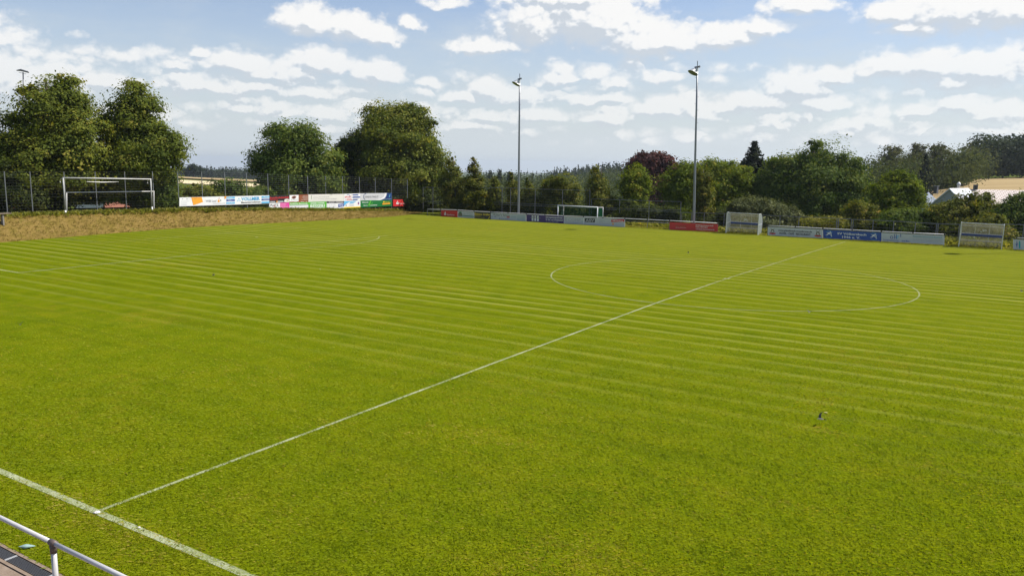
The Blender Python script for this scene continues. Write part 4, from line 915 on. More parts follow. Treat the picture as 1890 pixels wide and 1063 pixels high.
# ------------------------------------------------------------------ fences
def wires(m, p0, p1, z0a, z0b, z1a, z1b, sx, sz, rad, mat):
    L = (Vector(p1)-Vector(p0)).length; n = max(1, int(L/sx))
    for i in range(1, n):
        t = i/n; q = Vector(p0).lerp(Vector(p1), t); m.tube([(q.x, q.y, z0a+(z0b-z0a)*t), (q.x, q.y, z1a+(z1b-z1a)*t)], rad*.4, mat, 3, False)
    k = max(1, int((z1a-z0a)/sz))
    for j in range(k+1):
        t = j/k; m.tube([(p0[0], p0[1], z0a+(z1a-z0a)*t), (p1[0], p1[1], z0b+(z1b-z0b)*t)], rad, mat, 3, False)
def bank_fence():
    X = -51.12
    posts = [(-25,396),(14,395),(61,395),(123,393),(180,392),(234,392),(285,391),(331,390),(375,390),(417,389.5),(457,389),(496,388.5),(534,388),(569,387),(602,386),(633,385.5),(664,385),(693,385),(723,385),(752,385)]
    tops = [(-25,316),(61,317),(180,317),(331,317),(375,317),(457,319),(497,321),(569,325),(632,326),(664,327),(725,330),(752,331)]
    P_ = []
    for px, y in posts:
        a = at_x(px, y, X); t = at_x(px, float(np.interp(px, [q[0] for q in tops], [q[1] for q in tops])), X); P_.append((a.y, bank_z(X, a.y), t.z))
    root = empty('ball_stop_fence', (X, P_[0][0], P_[0][1])); tag(root, 'tall grey mesh ball-stop fence running along the top of the dry bank', 'fence')
    o = root.location
    for y, z, t in P_:
        m = MB(); m.box((0, y-o.y, (z-.3+t)/2-o.z), (.05, .055, t-z+.3), STEEL if y > 35 else STEEL_D); m.build('post', root)  # left posts get the darker steel as painted shade of the lindens
    for (y0, z0, t0), (y1, z1, t1) in zip(P_[:-1], P_[1:]):
        m = MB(); wires(m, (.05, y0-o.y+.03, 0), (.05, y1-o.y-.03, 0), z0+.05-o.z, z1+.05-o.z, t0-.03-o.z, t1-.03-o.z, .25, .20, .0042 if y0 > 42 else .0026, STEEL if y0 > 36 else STEEL_D)  # left panels: tree shade put into darker steel, wires thinner
        m.build('mesh_panel', root)
bank_fence()
def far_fence(name, label, posts, tops, mids=(), Y=67.8, cat='fence', mesh=True, group=None):
    ip = lambda tab, px: float(np.interp(px, [t[0] for t in tab], [t[1] for t in tab]))
    a = at_y(posts[0], tops[0][1], Y); root = empty(name, (a.x, Y, 0)); tag(root, label, cat, group); o = root.location
    tp = []
    for px in posts:
        t = at_y(px, ip(tops, px), Y); tp.append(t-o)
        m = MB(); m.tube([(t.x-o.x, 0, -.3), (t.x-o.x, 0, t.z)], .035, STEEL_D, 8); m.build('post', root)
    m = MB(); m.tube([(p.x, 0, p.z) for p in tp], .024, STEEL_D, 6)
    for tab in mids:
        m.tube([(at_y(px, ip(tab, px), Y)-o) for px, _ in tab], .022, STEEL_D, 6)
    m.build('rail', root)
    if mesh:
        for p, q in zip(tp[:-1], tp[1:]):
            m = MB(); wires(m, (p.x+.03, .03, 0), (q.x-.03, .03, 0), .05, .05, p.z-.03, q.z-.03, .25, .25, .0035, STEEL_D); m.build('mesh_panel', root)
far_fence('ball_stop_fence', 'tall dark ball-stop fence behind the far barrier around the first floodlight mast', [781,799,840,883,927,942.5,988,1038.5,1089], [(781,346),(840,346),(930,347),(1038,350.5),(1089,351.6)],
          [[(781,372.4),(840,372.6),(927,374),(988,377),(1038,379),(1089,381)],[(799,376),(883,376.6),(927,377.6),(988,380),(1038,382.4),(1089,384.4)]])
far_fence('mesh_fence', 'middle-height mesh fence with double rails between the small goal and the second floodlight mast', [1092,1144,1198.5,1257], [(1092,367),(1144,369),(1257,372.6)],
          [[(1092,383),(1144,385),(1257,388)],[(1092,386),(1144,387.6),(1257,391)]])
far_fence('mesh_fence', 'low mesh fence from the second floodlight mast to the left dugout', [1258.5,1277,1300,1337,1341], [(1258,392.3),(1277,392.6),(1341,394.5)])
far_fence('mesh_fence', 'low mesh fence behind the board with stag emblems', [1408,1440,1475,1545], [(1408,397.2),(1475,400.4),(1545,402.8)])
far_fence('garden_gate', 'small tube-framed gate behind the blue board', [1548,1572], [(1548,403.4),(1572,404.4)], [[(1548,434),(1572,435)]], cat='gate')
far_fence('mesh_fence', 'low mesh fence behind the white board with blue lettering', [1575,1612,1650,1690,1729,1732,1771], [(1575,405),(1650,408.2),(1732,413.2),(1771,414.2)])
far_fence('mesh_fence', 'low mesh fence at the right edge past the right dugout', [1850,1890,1930,1970], [(1850,413.6),(1890,414.8),(1970,417)])

# ------------------------------------------------------------------ floodlight masts
GLASS_D = paint((.10,.11,.12), .12, .1, 0, 5, 'lamp_glass')
def mast(label, base, top, lamp=True, scale=1.0):
    base = Vector(base); top = Vector(top); root = empty('floodlight_mast', base); tag(root, label, 'floodlight', 'floodlight masts around the pitch')
    t = top-base; H = t.z
    m = MB(); m.tube([(0,0,-.4), t*.03, t*.35, t*.70, t*.97], [.135,.13,.11,.088,.07], STEEL, 12); m.build('pole', root, smooth=True)
    m = MB(); m.tube([t*.965, t], .035, STEEL_D, 8); m.build('spike', root)
    m = MB()
    for i in range(9):
        q = t*(.60+.038*i); s = 1 if i % 2 else -1
        m.tube([q, q+Vector((.24*s, -.10*s, 0))], .012, STEEL_D, 5)
    m.build('climbing_steps', root)
    hz = t*.965
    m = MB(); m.tube([hz+Vector((-.30, .18, 0)), hz+Vector((.26, -.16, 0))], .075, STEEL_D, 8); m.tube([hz+Vector((.20,-.13,0)), hz+Vector((.27,-.17,0))], .10, STEEL_D, 8)
    m.build('crossarm', root)
    # bell-shaped lamp hung below the crossarm, mouth tilted down over the pitch
    prof = [(.05,.34),(.13,.33),(.20,.26),(.30,.10),(.40,-.06),(.46,-.14)]
    c = hz+Vector((-.30, -.10, -.42)); ax = Vector((.30, .42, .86)).normalized(); q = Vector((0,0,1)).rotation_difference(ax)
    m = MB(); n_ = 20; vs = []; fs = []
    for r_, z_ in prof:
        for k in range(n_):
            a = 2*PI*k/n_; vs.append(c+q @ Vector((r_*math.cos(a)*1.12, r_*math.sin(a), z_)))
    for i in range(len(prof)-1):
        for k in range(n_): fs.append((i*n_+k, i*n_+(k+1) % n_, (i+1)*n_+(k+1) % n_, (i+1)*n_+k))
    fs.append(tuple(range(n_))); m.add(vs, fs, ALU); m.tube([hz+Vector((-.22,.10,-.02)), c+ax*.30], .03, STEEL_D, 6); m.box(c+q @ Vector((.24,-.1,.2)), (.24,.2,.26), ALU)
    hd = m.build('lamp_housing', root, smooth=False)
    m = MB(); m.add([c+q @ Vector((.44*math.cos(2*PI*k/n_)*1.12, .44*math.sin(2*PI*k/n_), -.12)) for k in range(n_)], [tuple(range(n_))], GLASS_D); m.build('lamp_glass', hd)
    return root
def mast_px(label, px, top_px, Y=66.0):
    b = at_y(px, 405, Y); b.z = 0; return mast(label, b, at_y(*top_px, Y))
mast_px('slender floodlight mast left of centre behind the long white board', 957, (959.3,136.5))
mast_px('slender floodlight mast behind the dull red board', 1281, (1287.5,113))
mast('floodlight mast beyond the right dugout', (17.2, 65.6, 0), (17.2, 65.6, 15.2))
def tall_lamp():
    d = 95; t = at_d(42.5, 134, d); b = Vector(at_d(47, 400, d)); b.z = ground(b.x, b.y)
    root = empty('floodlight_mast', b); tag(root, 'floodlight mast with flat wide head rising behind the leftmost large linden', 'floodlight')
    v = t-b; m = MB(); m.tube([(0,0,-.3), v*.5, v], [.14,.10,.06], STEEL_D, 10); m.build('pole', root, smooth=True)
    m = MB(); c = v+Vector((0,0,.12)); rx = _r2
    m.tube([c-rx*.75+Vector((0,0,.10)), c-rx*.25+Vector((0,0,.14)), c+rx*.62-Vector((0,0,.10))], [.05,.13,.09], STEEL_D, 8)
    m.tube([c+rx*.50, c+rx*.68-Vector((0,0,.16))], .07, STEEL_D, 8); m.build('lamp_housing', root)
    m = MB(); m.tube([v-rx*.50-Vector((0,0,.0)), v-Vector((0,0,.12)), v+rx*.36-Vector((0,0,.2))], .03, WHITE_OLD, 6); m.build('bracket', root)
tall_lamp()

# ------------------------------------------------------------------ goals
GOALP = paint((.36,.36,.34), .5, .25, 0, 3, 'shaded_goal_paint')  # post grey has the overhanging tree's shade mixed into the white
GOALW = paint((.52,.51,.49), .5, .3, 0, 3, 'worn_goal_paint')
def big_goal():
    X = -50.15; yl, yr = at_x(121, 393, X).y, at_x(281, 389, X).y; b = bank_z(X, (yl+yr)/2)
    root = empty('football_goal', (X, (yl+yr)/2, b)); tag(root, 'white full-size goal frame parked on top of the bank below the large lindens', 'goal'); o = root.location
    ztl, ztr = at_x(119, 328.5, X).z-o.z, at_x(281, 331, X).z-o.z; L = yl-o.y; Rr = yr-o.y
    for y, zt in ((L, ztl), (Rr, ztr)):
        m = MB(); m.tube([(0,y,.34), (0,y,zt)], .056, GOALP, 10); p = m.build('post', root, smooth=True)
        m = MB(); m.tube([(0,y,-.15), (0,y,.34)], .064, WHITE, 10); m.build('sleeve', p, smooth=True)
    m = MB(); m.tube([(0,L-.05,ztl), (0,Rr+.05,ztr)], .05, GOALW, 10); m.build('crossbar', root, smooth=True)
    X2 = -50.75; pts = [at_x(123, 384, X2)-o, at_x(123, 355.5, X2)-o, at_x(284, 353.5, X2)-o, at_x(284, 382, X2)-o]
    m = MB(); m.tube([(pts[0].x,pts[0].y,-.1), pts[0], pts[1]], .036, GOALW, 8); m.tube([pts[1]-Vector((0,.04,0)), pts[2]+Vector((0,.04,0))], .04, GOALW, 8); m.tube([pts[2], pts[3], (pts[3].x,pts[3].y,-.1)], .036, GOALW, 8)
    m.build('rear_frame', root, smooth=True)
    for y, zt in ((L, ztl), (Rr, ztr)):
        m = MB(); m.tube([(0,y,zt-.02), (-.30,y+.02,zt-.06), (-.50,y+.05,zt-.16), (-.56,y+.05,zt-.30), (-.48,y+.05,zt-.38)], .025, WHITE_OLD, 6); m.build('net_hook', root)
    m = MB(); m.tube([(-.10,L+1.9,ztl-.32), (-.10,L+3.2,ztl-.38), (-.10,L+4.6,ztl-.36)], [.02,.045,.02], WHITE_OLD, 6); m.build('net_roll', root)
big_goal()
NET, n, out = newmat('green_net'); tcn = n.n('ShaderNodeTexCoord')
sx3 = n.n('ShaderNodeSeparateXYZ'); n.put(sx3.inputs[0], tcn.outputs['Object'])
gx = n.m('LESS_THAN', n.m('FRACT', n.m('MULTIPLY', n.m('ADD', sx3.outputs[0], n.m('MULTIPLY', sx3.outputs[1], 1.0)), 14)), .24); gz = n.m('LESS_THAN', n.m('FRACT', n.m('MULTIPLY', sx3.outputs[2], 14)), .24)
d = n.n('ShaderNodeBsdfDiffuse'); d.inputs[0].default_value = (.012, .075, .035, 1); tr_ = n.n('ShaderNodeBsdfTransparent')
x = n.n('ShaderNodeMixShader'); n.put(x.inputs[0], n.m('MAXIMUM', gx, gz)); n.put(x.inputs[1], tr_.outputs[0]); n.put(x.inputs[2], d.outputs[0]); n.put(out.inputs[0], x.outputs[0])
def small_goal():
    Y = 65.0; l, r = at_y(1030, 379.3, Y), at_y(1103, 382.8, Y); root = empty('football_goal', ((l.x+r.x)/2, Y, 0))
    tag(root, 'small white goal with dark green net behind the far boards', 'goal'); o = root.location; L = l.x-o.x; Rr = r.x-o.x; zl, zr = l.z, r.z; D = 1.0
    for xx, zz in ((L, zl), (Rr, zr)):
        m = MB(); m.tube([(xx,0,-.1),(xx,0,zz)], .05, WHITE, 10); m.build('post', root, smooth=True)
        m = MB(); m.tube([(xx+.12,D,-.1),(xx+.12,D,zz-.02)], .032, WHITE_OLD, 8); m.build('rear_post', root, smooth=True)
        m = MB(); m.tube([(xx,0,zz-.02),(xx+.12,D,zz-.04)], .028, WHITE_OLD, 8); m.build('side_bar', root, smooth=True)
    m = MB(); m.tube([(L-.04,0,zl),(Rr+.04,0,zr)], .05, WHITE, 10); m.build('crossbar', root, smooth=True)
    m = MB(); a = [(L,0,zl-.06),(Rr,0,zr-.06),(Rr+.12,D,zr-.08),(L+.12,D,zl-.08),(L,0,0),(Rr,0,0),(Rr+.16,D+.15,0),(L+.12,D+.15,0)]
    m.add(a, [(0,1,2,3),(3,2,6,7),(0,3,7,4),(1,5,6,2)], NET); m.build('net', root)
small_goal()

# ------------------------------------------------------------------ dugouts
POLY, n, out = newmat('clouded_polycarbonate'); geo = n.n('ShaderNodeNewGeometry'); Pw = geo.outputs['Position']
c = n.ramp(n.noise(Pw, 2.4, 5, .65), [(.3,(.12,.115,.06)),(.55,(.19,.185,.115)),(.75,(.30,.29,.20))])
d = n.n('ShaderNodeBsdfDiffuse'); n.put(d.inputs[0], c); t = n.n('ShaderNodeBsdfTranslucent'); n.put(t.inputs[0], c); tr_ = n.n('ShaderNodeBsdfTransparent'); gl = n.n('ShaderNodeBsdfGlossy'); gl.inputs['Roughness'].default_value = .25
x = n.n('ShaderNodeMixShader'); x.inputs[0].default_value = .5; n.put(x.inputs[1], d.outputs[0]); n.put(x.inputs[2], t.outputs[0])
x2 = n.n('ShaderNodeMixShader'); x2.inputs[0].default_value = .48; n.put(x2.inputs[1], x.outputs[0]); n.put(x2.inputs[2], tr_.outputs[0])
x3 = n.n('ShaderNodeMixShader'); x3.inputs[0].default_value = .05; n.put(x3.inputs[1], x2.outputs[0]); n.put(x3.inputs[2], gl.outputs[0]); n.put(out.inputs[0], x3.outputs[0])
CLEAR, n, out = newmat('side_polycarbonate'); geo = n.n('ShaderNodeNewGeometry')
d = n.n('ShaderNodeBsdfDiffuse'); d.inputs[0].default_value = (.50,.56,.56,1); t = n.n('ShaderNodeBsdfTranslucent'); t.inputs[0].default_value = (.5,.56,.56,1); tr_ = n.n('ShaderNodeBsdfTransparent')
x = n.n('ShaderNodeMixShader'); x.inputs[0].default_value = .4; n.put(x.inputs[1], d.outputs[0]); n.put(x.inputs[2], t.outputs[0])
x2 = n.n('ShaderNodeMixShader'); x2.inputs[0].default_value = .45; n.put(x2.inputs[1], x.outputs[0]); n.put(x2.inputs[2], tr_.outputs[0]); n.put(out.inputs[0], x2.outputs[0])
BLUE = paint((.016,.045,.20), .5, .15, 0, 5, 'blue_board')
def dugout(label, xl, xr, y0, zt, tilt, mark):
    root = empty('dugout', ((xl+xr)/2, y0, 0)); tag(root, label, 'dugout', 'player dugouts on the far touchline'); hw = (xr-xl)/2; D = 1.15
    root.rotation_euler = (0, tilt, 0)
    prof = [(0,0),(0,zt),(.45,zt+.02),(.80,zt-.05),(1.02,zt-.26),(D,zt-.62),(D,0)]   # side outline: front, roof, rounded back
    m = MB()
    for s in (-1, 1):
        m.tube([(s*hw, a, b) for a, b in prof[1:]], .030, ALU, 6); m.box((s*hw, 0, zt/2), (.06,.06,zt), ALU)
        m.tube([(s*hw, 0, zt*.50), (s*hw, D, zt*.50)], .022, ALU, 6); m.tube([(s*hw, 0, .04), (s*hw, D, .04)], .025, ALU, 6)
    for s in (-.34, .34):
        m.tube([(s*hw, a, b) for a, b in prof[2:]], .024, ALU, 6)
    for a, b, r_ in ((0,zt,.035),(1.02,zt-.26,.026),(D,zt*.53,.030),(D,.04,.028),(D,zt*.27,.015)): m.tube([(-hw,a,b),(hw,a,b)], r_, ALU, 6)
    m.build('frame', root)
    m = MB(); m.add([(s, a+.012, b) for a, b in prof[4:] for s in (-hw, hw)], [(0,1,3,2),(2,3,5,4)], POLY); m.build('back_panel', root)
    m = MB(); m.add([(s, a, b+.012) for a, b in prof[1:5] for s in (-hw, hw)], [(0,1,3,2),(2,3,5,4),(4,5,7,6)], POLY); m.build('roof_panel', root)
    for s in (-1, 1):
        m = MB(); m.add([(s*(hw+.01), a, b) for a, b in prof], [tuple(range(len(prof)))], CLEAR); m.build('side_panel', root)
    m = MB(); m.box((0, D-.10, zt*.475), (2*hw-.1, .03, .15), BLUE); m.build('backrest', root)
    m = MB(); m.box((0, D-.30, zt*.24), (2*hw-.12, .34, .035), paint((.30,.27,.2),.7,.2,0,5,'seat_board'))
    for s in (-.8,-.27,.27,.8): m.tube([(s*hw, D-.3, 0), (s*hw, D-.3, zt*.23)], .02, STEEL_D, 6)
    m.build('bench', root)
    m = MB(); rg = random.Random(mark)
    for i in range(7):
        u = -.18+.36*rg.random()+ (.1 if mark == 2 else 0); v = zt*(.62+.12*rg.random()); w_ = .03+.05*rg.random(); h_ = .02+.035*rg.random()
        m.add([(u-w_,D-.02-.001*i,v-h_),(u+w_*.6,D-.02-.001*i,v-h_*.5),(u+w_,D-.02-.001*i,v+h_),(u-w_*.4,D-.02-.001*i,v+h_*1.3)], [(0,1,2,3)], WHITE)
    m.build('sticker', root)
dugout('left dugout with clouded panels and blue backrest, beside the dull red board', -9.32, -6.48, 63.9, 1.82, .012, 1)
dugout('right dugout with clouded panels and blue backrest, near the right edge', 9.05, 11.9, 63.9, 1.86, .012, 2)

# ------------------------------------------------------------------ near edge: railing, drain, litter
PIPE = paint((.50,.485,.475), .45, .18, .1, 9, 'railing_tube')
def near_railing():
    root = empty('pipe_railing', (2.57, -2.02, 0)); tag(root, 'round pale pipe railing crossing the near left corner', 'railing')
    xs = [-17.43+2.5*i for i in range(10)]
    for x0, x1 in zip(xs[:-1], xs[1:]):
        m = MB(); m.tube([(x0-2.57, 0, 1.0), (x1-2.57, 0, 1.0)], .029, PIPE, 14); m.build('rail', root, smooth=True)
    for x in xs:
        m = MB(); m.tube([(x-2.57, 0, -.006), (x-2.57, 0, .90)], .034, PIPE, 14); p = m.build('post', root, smooth=True)
        m = MB(); m.tube([(x-2.57-.06, 0, 1.0), (x-2.57+.06, 0, 1.0)], .041, DARK_FIT, 14); m.tube([(x-2.57, 0, .87), (x-2.57, 0, 1.0)], .042, DARK_FIT, 14); m.build('tee_joint', p, smooth=True)
DARK_FIT = paint((.115,.085,.075), .55, .2, .2, 12, 'tee_fitting')
near_railing()
def drain():
    y0, y1 = -1.66, -1.49; root = empty('drainage_channel', (0, (y0+y1)/2, 0)); tag(root, 'narrow dark drainage channel with slotted grating in the near left corner', 'drain')
    m = MB(); m.box((2, y1+.035-root.location.y, -.05), (34, .05, .105), CONC); m.box((2, y0-.035-root.location.y, -.05), (34, .05, .105), CONC); m.box((2, 0, -.105), (34, .19, .02), BLACK); m.build('channel', root)
    j = at_z(22.9, 1027.6).x
    GR = paint((.10,.10,.102), .5, .25, .2, 30, 'grating_steel')
    for i in range(-4, 8):
        x0 = j+i*1.0+.006; m = MB(); yc = 0
        for k in range(8): m.box((x0+.494, -.07+.02*k, -.012), (.988, .0085, .02), GR)
        for xx in (x0+.006, x0+.982): m.box((xx, 0, -.010), (.012, .165, .022), ALU)
        for xx in (x0+.25, x0+.5, x0+.75): m.box((xx, 0, -.016), (.01, .15, .012), GR)
        m.build('grating', root)
drain()
sheet('verge_edge', -50, 70, -1.75, -1.36, -.02, CONC)
def lump(name, label, cat, p, s, mat, seed, rz=0, taper=0.0, parts=None):
    rng = np.random.default_rng(seed); bm = bmesh.new(); bmesh.ops.create_icosphere(bm, subdivisions=3, radius=1)
    for v in bm.verts:
        k = 1+.10*math.sin(5*v.co.x+seed)+.08*math.sin(7*v.co.y+2*seed); w_ = max(.08, 1-taper*abs(v.co.x)**1.5)
        v.co = Vector((v.co.x*s[0], v.co.y*s[1]*k*w_, v.co.z*s[2]*k*w_))
    me = bpy.data.meshes.new(name); bm.to_mesh(me); bm.free(); me.materials.append(mat); me.polygons.foreach_set('use_smooth', [True]*len(me.polygons))
    o = link(name, me); o.location = p; o.rotation_euler = (0, 0, rz); tag(o, label, cat); return o
TEAL = paint((.27,.38,.35), .18, .3, 0, 14, 'teal_plastic')
p = at_z(50, 1011); lump('plastic_bag', 'crumpled pale teal piece of plastic lying on the grass by the drain', 'litter', (p.x, p.y, .03), (.125, .05, .028), TEAL, 3, rz=math.atan2(_r2.y, _r2.x)+.12, taper=.8)
p = at_z(179, 946); lump('line_marker', 'small pale disc set in the turf where the halfway line meets the near touchline', 'marker', (p.x, p.y, .012), (.055, .05, .015), WHITE_OLD, 4)
p = at_z(256, 974); lump('paper_scrap', 'tiny white scrap lying on the near touchline', 'litter', (p.x, p.y, .012), (.03, .02, .012), WHITE_OLD, 5, .6)
p = at_z(1524, 762); lump('fallen_leaf', 'single pale yellow leaf on the grass above the nearest swallow', 'leaf', (p.x, p.y, .015), (.045, .028, .008), paint((.55,.48,.22),.6,.2,0,20,'leaf'), 6, .3, taper=.6)

# ------------------------------------------------------------------ swallows
FEATHER = paint((.018,.020,.030), .4, .3, 0, 30, 'blue_black_feather'); BELLY = paint((.60,.52,.46), .7, .15, 0, 30, 'pale_belly')
def swallow_mesh():
    m = MB(); prof = [(.085,.004),(.07,.014),(.045,.024),(.0,.028),(-.05,.020),(-.085,.010)]; n_ = 8; vs = []; fs = []
    for x, r_ in prof:
        for k in range(n_): a = 2*PI*k/n_; vs.append((x, r_*math.cos(a), r_*math.sin(a)*.9))
    for i in range(len(prof)-1):
        for k in range(n_):
            fs.append((i*n_+k, i*n_+(k+1) % n_, (i+1)*n_+(k+1) % n_, (i+1)*n_+k))
    up = [f for f in fs if sum(vs[i][2] for i in f) > -.004]; dn = [f for f in fs if f not in up]
    m.add(vs, up, FEATHER); m.add(vs, dn, BELLY)
    m.add([(.09,-.003,.004),(.09,.003,.004),(.102,0,0),(.09,0,-.005)], [(0,1,2),(1,3,2),(3,0,2)], FEATHER)
    return m
def swallow(label, p, heading, lift, first={}):
    root = empty('swallow', p, heading); root.scale = ((.85,)*3 if 'nearest' in label else (.68,)*3); tag(root, label, 'bird', 'swallows flying low over the grass')
    if not first:
        o = swallow_mesh().build('body', root, smooth=True); first['b'] = o.data
        for s in (-1, 1):
            m = MB(); q = [(.045,.02*s,.01),(.055,.07*s,.03),(.02,.13*s,.075),(-.06,.17*s,.105),(-.015,.12*s,.070),(-.01,.06*s,.028),(-.02,.02*s,.008)]
            m.add(q+[(x, y, z-.004) for x, y, z in q], [(0,1,5,6),(1,2,4,5),(2,3,4),(7,13,12,8),(8,12,11,9),(9,11,10)]+[(i, (i+1) % 7, 7+(i+1) % 7, 7+i) for i in range(7)], FEATHER)
            w_ = m.build('wing', root); first[s] = w_.data; w_.rotation_euler = (s*lift, 0, 0)
        m = MB(); q = [(-.07,-.010,0),(-.07,.010,0),(-.16,.032,.002),(-.11,0,0),(-.16,-.032,.002)]
        m.add(q+[(x, y, z-.003) for x, y, z in q], [(0,1,3),(1,2,3),(3,4,0),(5,8,6),(6,8,7),(8,5,9)]+[(i, (i+1) % 5, 5+(i+1) % 5, 5+i) for i in range(5)], FEATHER)
        first['t'] = m.build('tail', root).data
    else:
        link('body', first['b'], root); link('tail', first['t'], root)
        for s in (-1, 1): link('wing', first[s], root).rotation_euler = (s*lift, 0, 0)
    return root
sh = at_z(1503.5, 787); best = min((( (cam_p := (sh+SUN*t)) , t) for t in np.linspace(.05, 2.5, 200)), key=lambda q: (lambda v: ((945+F*v.dot(_r2)/v.dot(_fw)-1513)**2+(531.5-F*v.dot(_u2)/v.dot(_fw)-772)**2))(q[0]-EYE))
swallow('nearest swallow, banked with dark wing up, over open grass at lower right', best[0], math.atan2(-_r2.y, -_r2.x)-.3, .35).rotation_euler.x = 1.1
for (px, py, z, h_, lf, lab) in [(1494,576,.35,1.2,.2,'swallow crossing the near edge of the centre circle'),(591,497,.5,2.4,.5,'swallow over the stripes right of the penalty area front line'),(394,508,.4,.6,.1,'swallow between the penalty area corner and the long grass stripes'),
                                 (37,599,.4,2.9,.3,'swallow low over the grass at the left edge'),(1270,467,.6,.2,.4,'small distant swallow above the far rim of the centre circle'),(1886,538,.6,4.0,.5,'swallow at the right edge beside the centre circle')]:
    swallow(lab, at_z(px, py, z), h_, lf)

# ------------------------------------------------------------------ bench, bin behind the fence
WOOD = paint((.20,.15,.11), .8, .3, 0, 10, 'weathered_wood')
def bench():
    X = -48.6; p = at_x(8, 393.5, X); root = empty('wooden_bench', (X, p.y-.9, bank_z(X, p.y-.9))); tag(root, 'weathered wooden bench on the bank at the left picture edge', 'bench'); z = p.z-root.location.z
    for k in range(3):
        m = MB(); m.box((-.16+.15*k, 0, z-.03), (.13, 2.6, .05), WOOD); m.build('seat_plank', root)
    for y in (-.75, .75):
        m = MB(); m.box((0, y, (z-.055)/2-.1), (.26, .10, z-.055+.2), paint((.22,.2,.18),.9,.2,0,8,'stone')); m.build('leg', root)
bench()
def orange_box():
    p = at_x(702, 386.5, -51.9); b = bank_z(-51.9, p.y); root = empty('crate', (p.x, p.y, b)); tag(root, 'small orange crate behind the fence below the dark green board', 'crate')
    m = MB(); O = paint((.62,.16,.04), .6, .2, 0, 8, 'orange_plastic'); h = max(.25, p.z-b+.10)
    m.add([(-.14,-.18,0),(.14,-.18,0),(.14,.18,0),(-.14,.18,0),(-.18,-.22,h),(.18,-.22,h),(.18,.22,h),(-.18,.22,h)], [(0,3,2,1),(0,1,5,4),(1,2,6,5),(2,3,7,6),(3,0,4,7)], O); m.build('crate_body', root)
    m = MB()
    for a, c_, s in ((0,-.23,(.40,.03,.05)),(0,.23,(.40,.03,.05)),(-.19,0,(.03,.43,.05)),(.19,0,(.03,.43,.05))): m.box((a, c_, h), s, O)
    m.build('rim', root)
orange_box()

# ------------------------------------------------------------------ houses
WALLW = paint((.55,.54,.50), .85, .08, 0, 3, 'render_wall'); WALLG = paint((.30,.32,.32), .8, .08, 0, 3, 'shaded_grey_wall')  # grey wall holds the shade of the house's gable in its colour
TILE_R, n, out = newmat('red_roof_tiles'); tcn = n.n('ShaderNodeTexCoord')
bk = n.n('ShaderNodeTexBrick'); n.put(bk.inputs[0], tcn.outputs['Object']); bk.inputs['Scale'].default_value = 3.2; bk.inputs['Color1'].default_value = (.30,.105,.05,1); bk.inputs['Color2'].default_value = (.27,.085,.045,1); bk.inputs['Mortar'].default_value = (.14,.05,.03,1)
b = n.n('ShaderNodeBsdfPrincipled'); n.put(b.inputs['Base Color'], bk.outputs[0]); b.inputs['Roughness'].default_value = .75; n.put(out.inputs[0], b.outputs[0])
TILE_P, n, out = newmat('pale_pink_roof_tiles'); tcn = n.n('ShaderNodeTexCoord'); sp_ = n.n('ShaderNodeSeparateXYZ'); n.put(sp_.inputs[0], tcn.outputs['Object'])
wx = n.m('FRACT', n.m('MULTIPLY', sp_.outputs[0], 2.6)); wy = n.m('FRACT', n.m('ADD', n.m('MULTIPLY', sp_.outputs[2], 2.6), n.m('MULTIPLY', n.m('FLOOR', n.m('MULTIPLY', sp_.outputs[0], 2.6)), .5)))
c = n.mix(n.m('MULTIPLY', n.m('LESS_THAN', wx, .5), n.m('LESS_THAN', wy, .55)), (.42,.35,.31,1), (.21,.13,.11,1))
b = n.n('ShaderNodeBsdfPrincipled'); n.put(b.inputs['Base Color'], c); b.inputs['Roughness'].default_value = .6; n.put(out.inputs[0], b.outputs[0])
METALW = paint((.80,.81,.82), .32, .04, .0, 2, 'pale_sheet_roof'); SLATE = paint((.20,.24,.31), .4, .12, .15, 3, 'blue_grey_sheet')
def house(name, label, loc, rz, L, Wd, eave, rise, wall, roof, chim=None, wins=2, over=.35):
    """L along local x (ridge), Wd across; eave height above loc"""
    root = empty(name, loc, rz); tag(root, label, 'house'); hl, hw = L/2, Wd/2
    m = MB(); vs = [(-hl,-hw,-3),(hl,-hw,-3),(hl,hw,-3),(-hl,hw,-3),(-hl,-hw,eave),(hl,-hw,eave),(hl,hw,eave),(-hl,hw,eave),(-hl,0,eave+rise-.06),(hl,0,eave+rise-.06)]
    m.add(vs, [(0,1,5,4),(2,3,7,6),(1,2,6,9,5),(3,0,4,8,7)], wall); m.build('wall', root)
    m = MB(); k = over*rise/hw
    for s in (-1, 1):
        a = [(-hl-over,s*(hw+over),eave-k),(hl+over,s*(hw+over),eave-k),(hl+over,0,eave+rise),(-hl-over,0,eave+rise)]
        m.add(a+[(x, y, z+.16) for x, y, z in a], [(0,1,2,3),(4,7,6,5),(0,4,5,1),(2,6,7,3),(1,5,6,2),(0,3,7,4)], roof)
    rf = m.build('roof', root)
    if chim:
        m = MB(); m.box((chim[0], chim[1], eave+rise+chim[2]/2-.4), (.55,.55,chim[2]+.8), DARK); m.box((chim[0], chim[1], eave+rise+chim[2]+.04), (.70,.70,.08), STEEL_D); m.build('chimney', rf)
    for i in range(wins):
        x = -hl+L*(i+.5)/wins
        for s in (-1,):
            m = MB(); m.box((x, s*(hw+.01), eave*.5+.2), (1.0,.06,1.2), WHITE); f_ = m.build('window', root)
            m = MB(); m.box((x, s*(hw+.03), eave*.5+.2), (.84,.05,1.04), GLASS_D); m.build('pane', f_)
    for s in (-1, 1):
        m = MB(); m.box((s*(hl+.01), 0, eave+rise*.25), (.06,.9,1.0), WHITE); f_ = m.build('window', root); m = MB(); m.box((s*(hl+.03), 0, eave+rise*.25), (.05,.74,.84), GLASS_D); m.build('pane', f_)
    return root
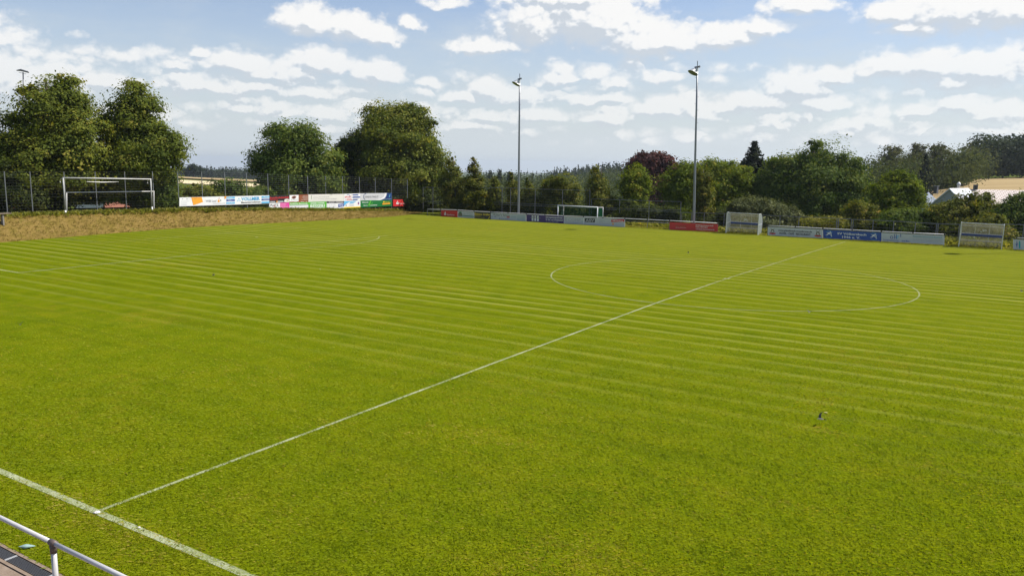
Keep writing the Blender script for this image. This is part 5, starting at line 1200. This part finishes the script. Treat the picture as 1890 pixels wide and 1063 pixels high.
def hpos(px, py, d, ridge):    # location such that a ridge of that height shows at the pixel
    p = at_d(px, py, d); return (p.x, p.y, p.z-ridge)
view_rz = YAW*-1
house('house', 'small house with orange tiled roof seen through the goal frame', hpos(222, 375, 112, 5.2), view_rz+.75, 3.6, 3.4, 3.0, 2.2, WALLW, TILE_R, wins=1)
house('house', 'house with orange roof glimpsed beneath the leftmost large linden', hpos(66, 364, 120, 5.0), view_rz-.5, 6.0, 5.0, 3.0, 2.0, WALLW, TILE_R, wins=2)
house('house', 'distant orange-roofed house half hidden above the goal crossbar', hpos(180, 326, 165, 6.5), view_rz+.3, 8.0, 6.5, 4.0, 2.5, WALLW, TILE_R, wins=3)
h = house('house', 'house with bright white sheet roof and shaded grey gable behind the right-hand bushes', hpos(1770, 349.5, 130, 6.6), view_rz+.62, 5.6, 8.6, 2.6, 4.0, WALLG, METALW, chim=(-2.2, 2.6, .4), wins=2)
house('barn', 'long low building with pale pinkish tiled roof at the right edge', hpos(1868, 352.5, 142, 6.5), view_rz-.08, 15, 9, 3.2, 3.3, WALLW, TILE_P, chim=(-6.2, .2, .9), wins=5)
def turret():
    p = at_d(1714, 349, 138); z0 = -7; root = empty('turret', (p.x, p.y, p.z-5.2)); tag(root, 'blue-grey pyramid-roofed turret left of the white roof', 'turret')
    m = MB(); m.box((0,0,-.2), (2.9,2.9,6.0), WALLG, .5); m.build('wall', root)
    m = MB(); r_ = 2.15; vs = [(r_*math.cos(.5+PI/4+PI/2*k), r_*math.sin(.5+PI/4+PI/2*k), 2.8) for k in range(4)]+[(0,0,4.7)]
    m.add(vs, [(0,1,4),(1,2,4),(2,3,4),(3,0,4),(3,2,1,0)], SLATE); m.build('roof', root)
    m = MB(); m.tube([(0,0,4.6),(0,0,5.2)], .06, STEEL_D, 6); m.build('finial', root)
turret()
def shed_chimney():
    p = at_d(1770, 337, 160); root = empty('chimney_stack', (p.x, p.y, p.z-5.5)); tag(root, 'pale round chimney pipe standing left of the golden field', 'chimney')
    m = MB(); m.tube([(0,0,-1),(0,0,4.9),(0,0,5.0)], [.32,.30,.30], ALU, 10); m.build('pipe', root, smooth=True); m = MB(); m.tube([(0,0,5.05),(0,0,5.35),(0,0,5.6)], [.42,.30,.05], ALU, 10); m.build('cowl', root)
shed_chimney()

# ------------------------------------------------------------------ air between here and the far hills
def haze():
    m = bpy.data.materials.new('haze'); m.use_nodes = True; m.node_tree.nodes.clear(); n = NT(m.node_tree)
    v = n.n('ShaderNodeVolumePrincipled'); v.inputs['Color'].default_value = (.82, .91, 1.0, 1); v.inputs['Density'].default_value = HAZE; v.inputs['Anisotropy'].default_value = .35
    o_ = n.n('ShaderNodeOutputMaterial'); n.put(o_.inputs['Volume'], v.outputs[0])
    mb = MB(); mb.box((0, 0, (-140+45)/2), (18600, 18600, 185), m); o = mb.build('haze'); tag(o, kind='stuff')
HAZE = 0.00011
haze()
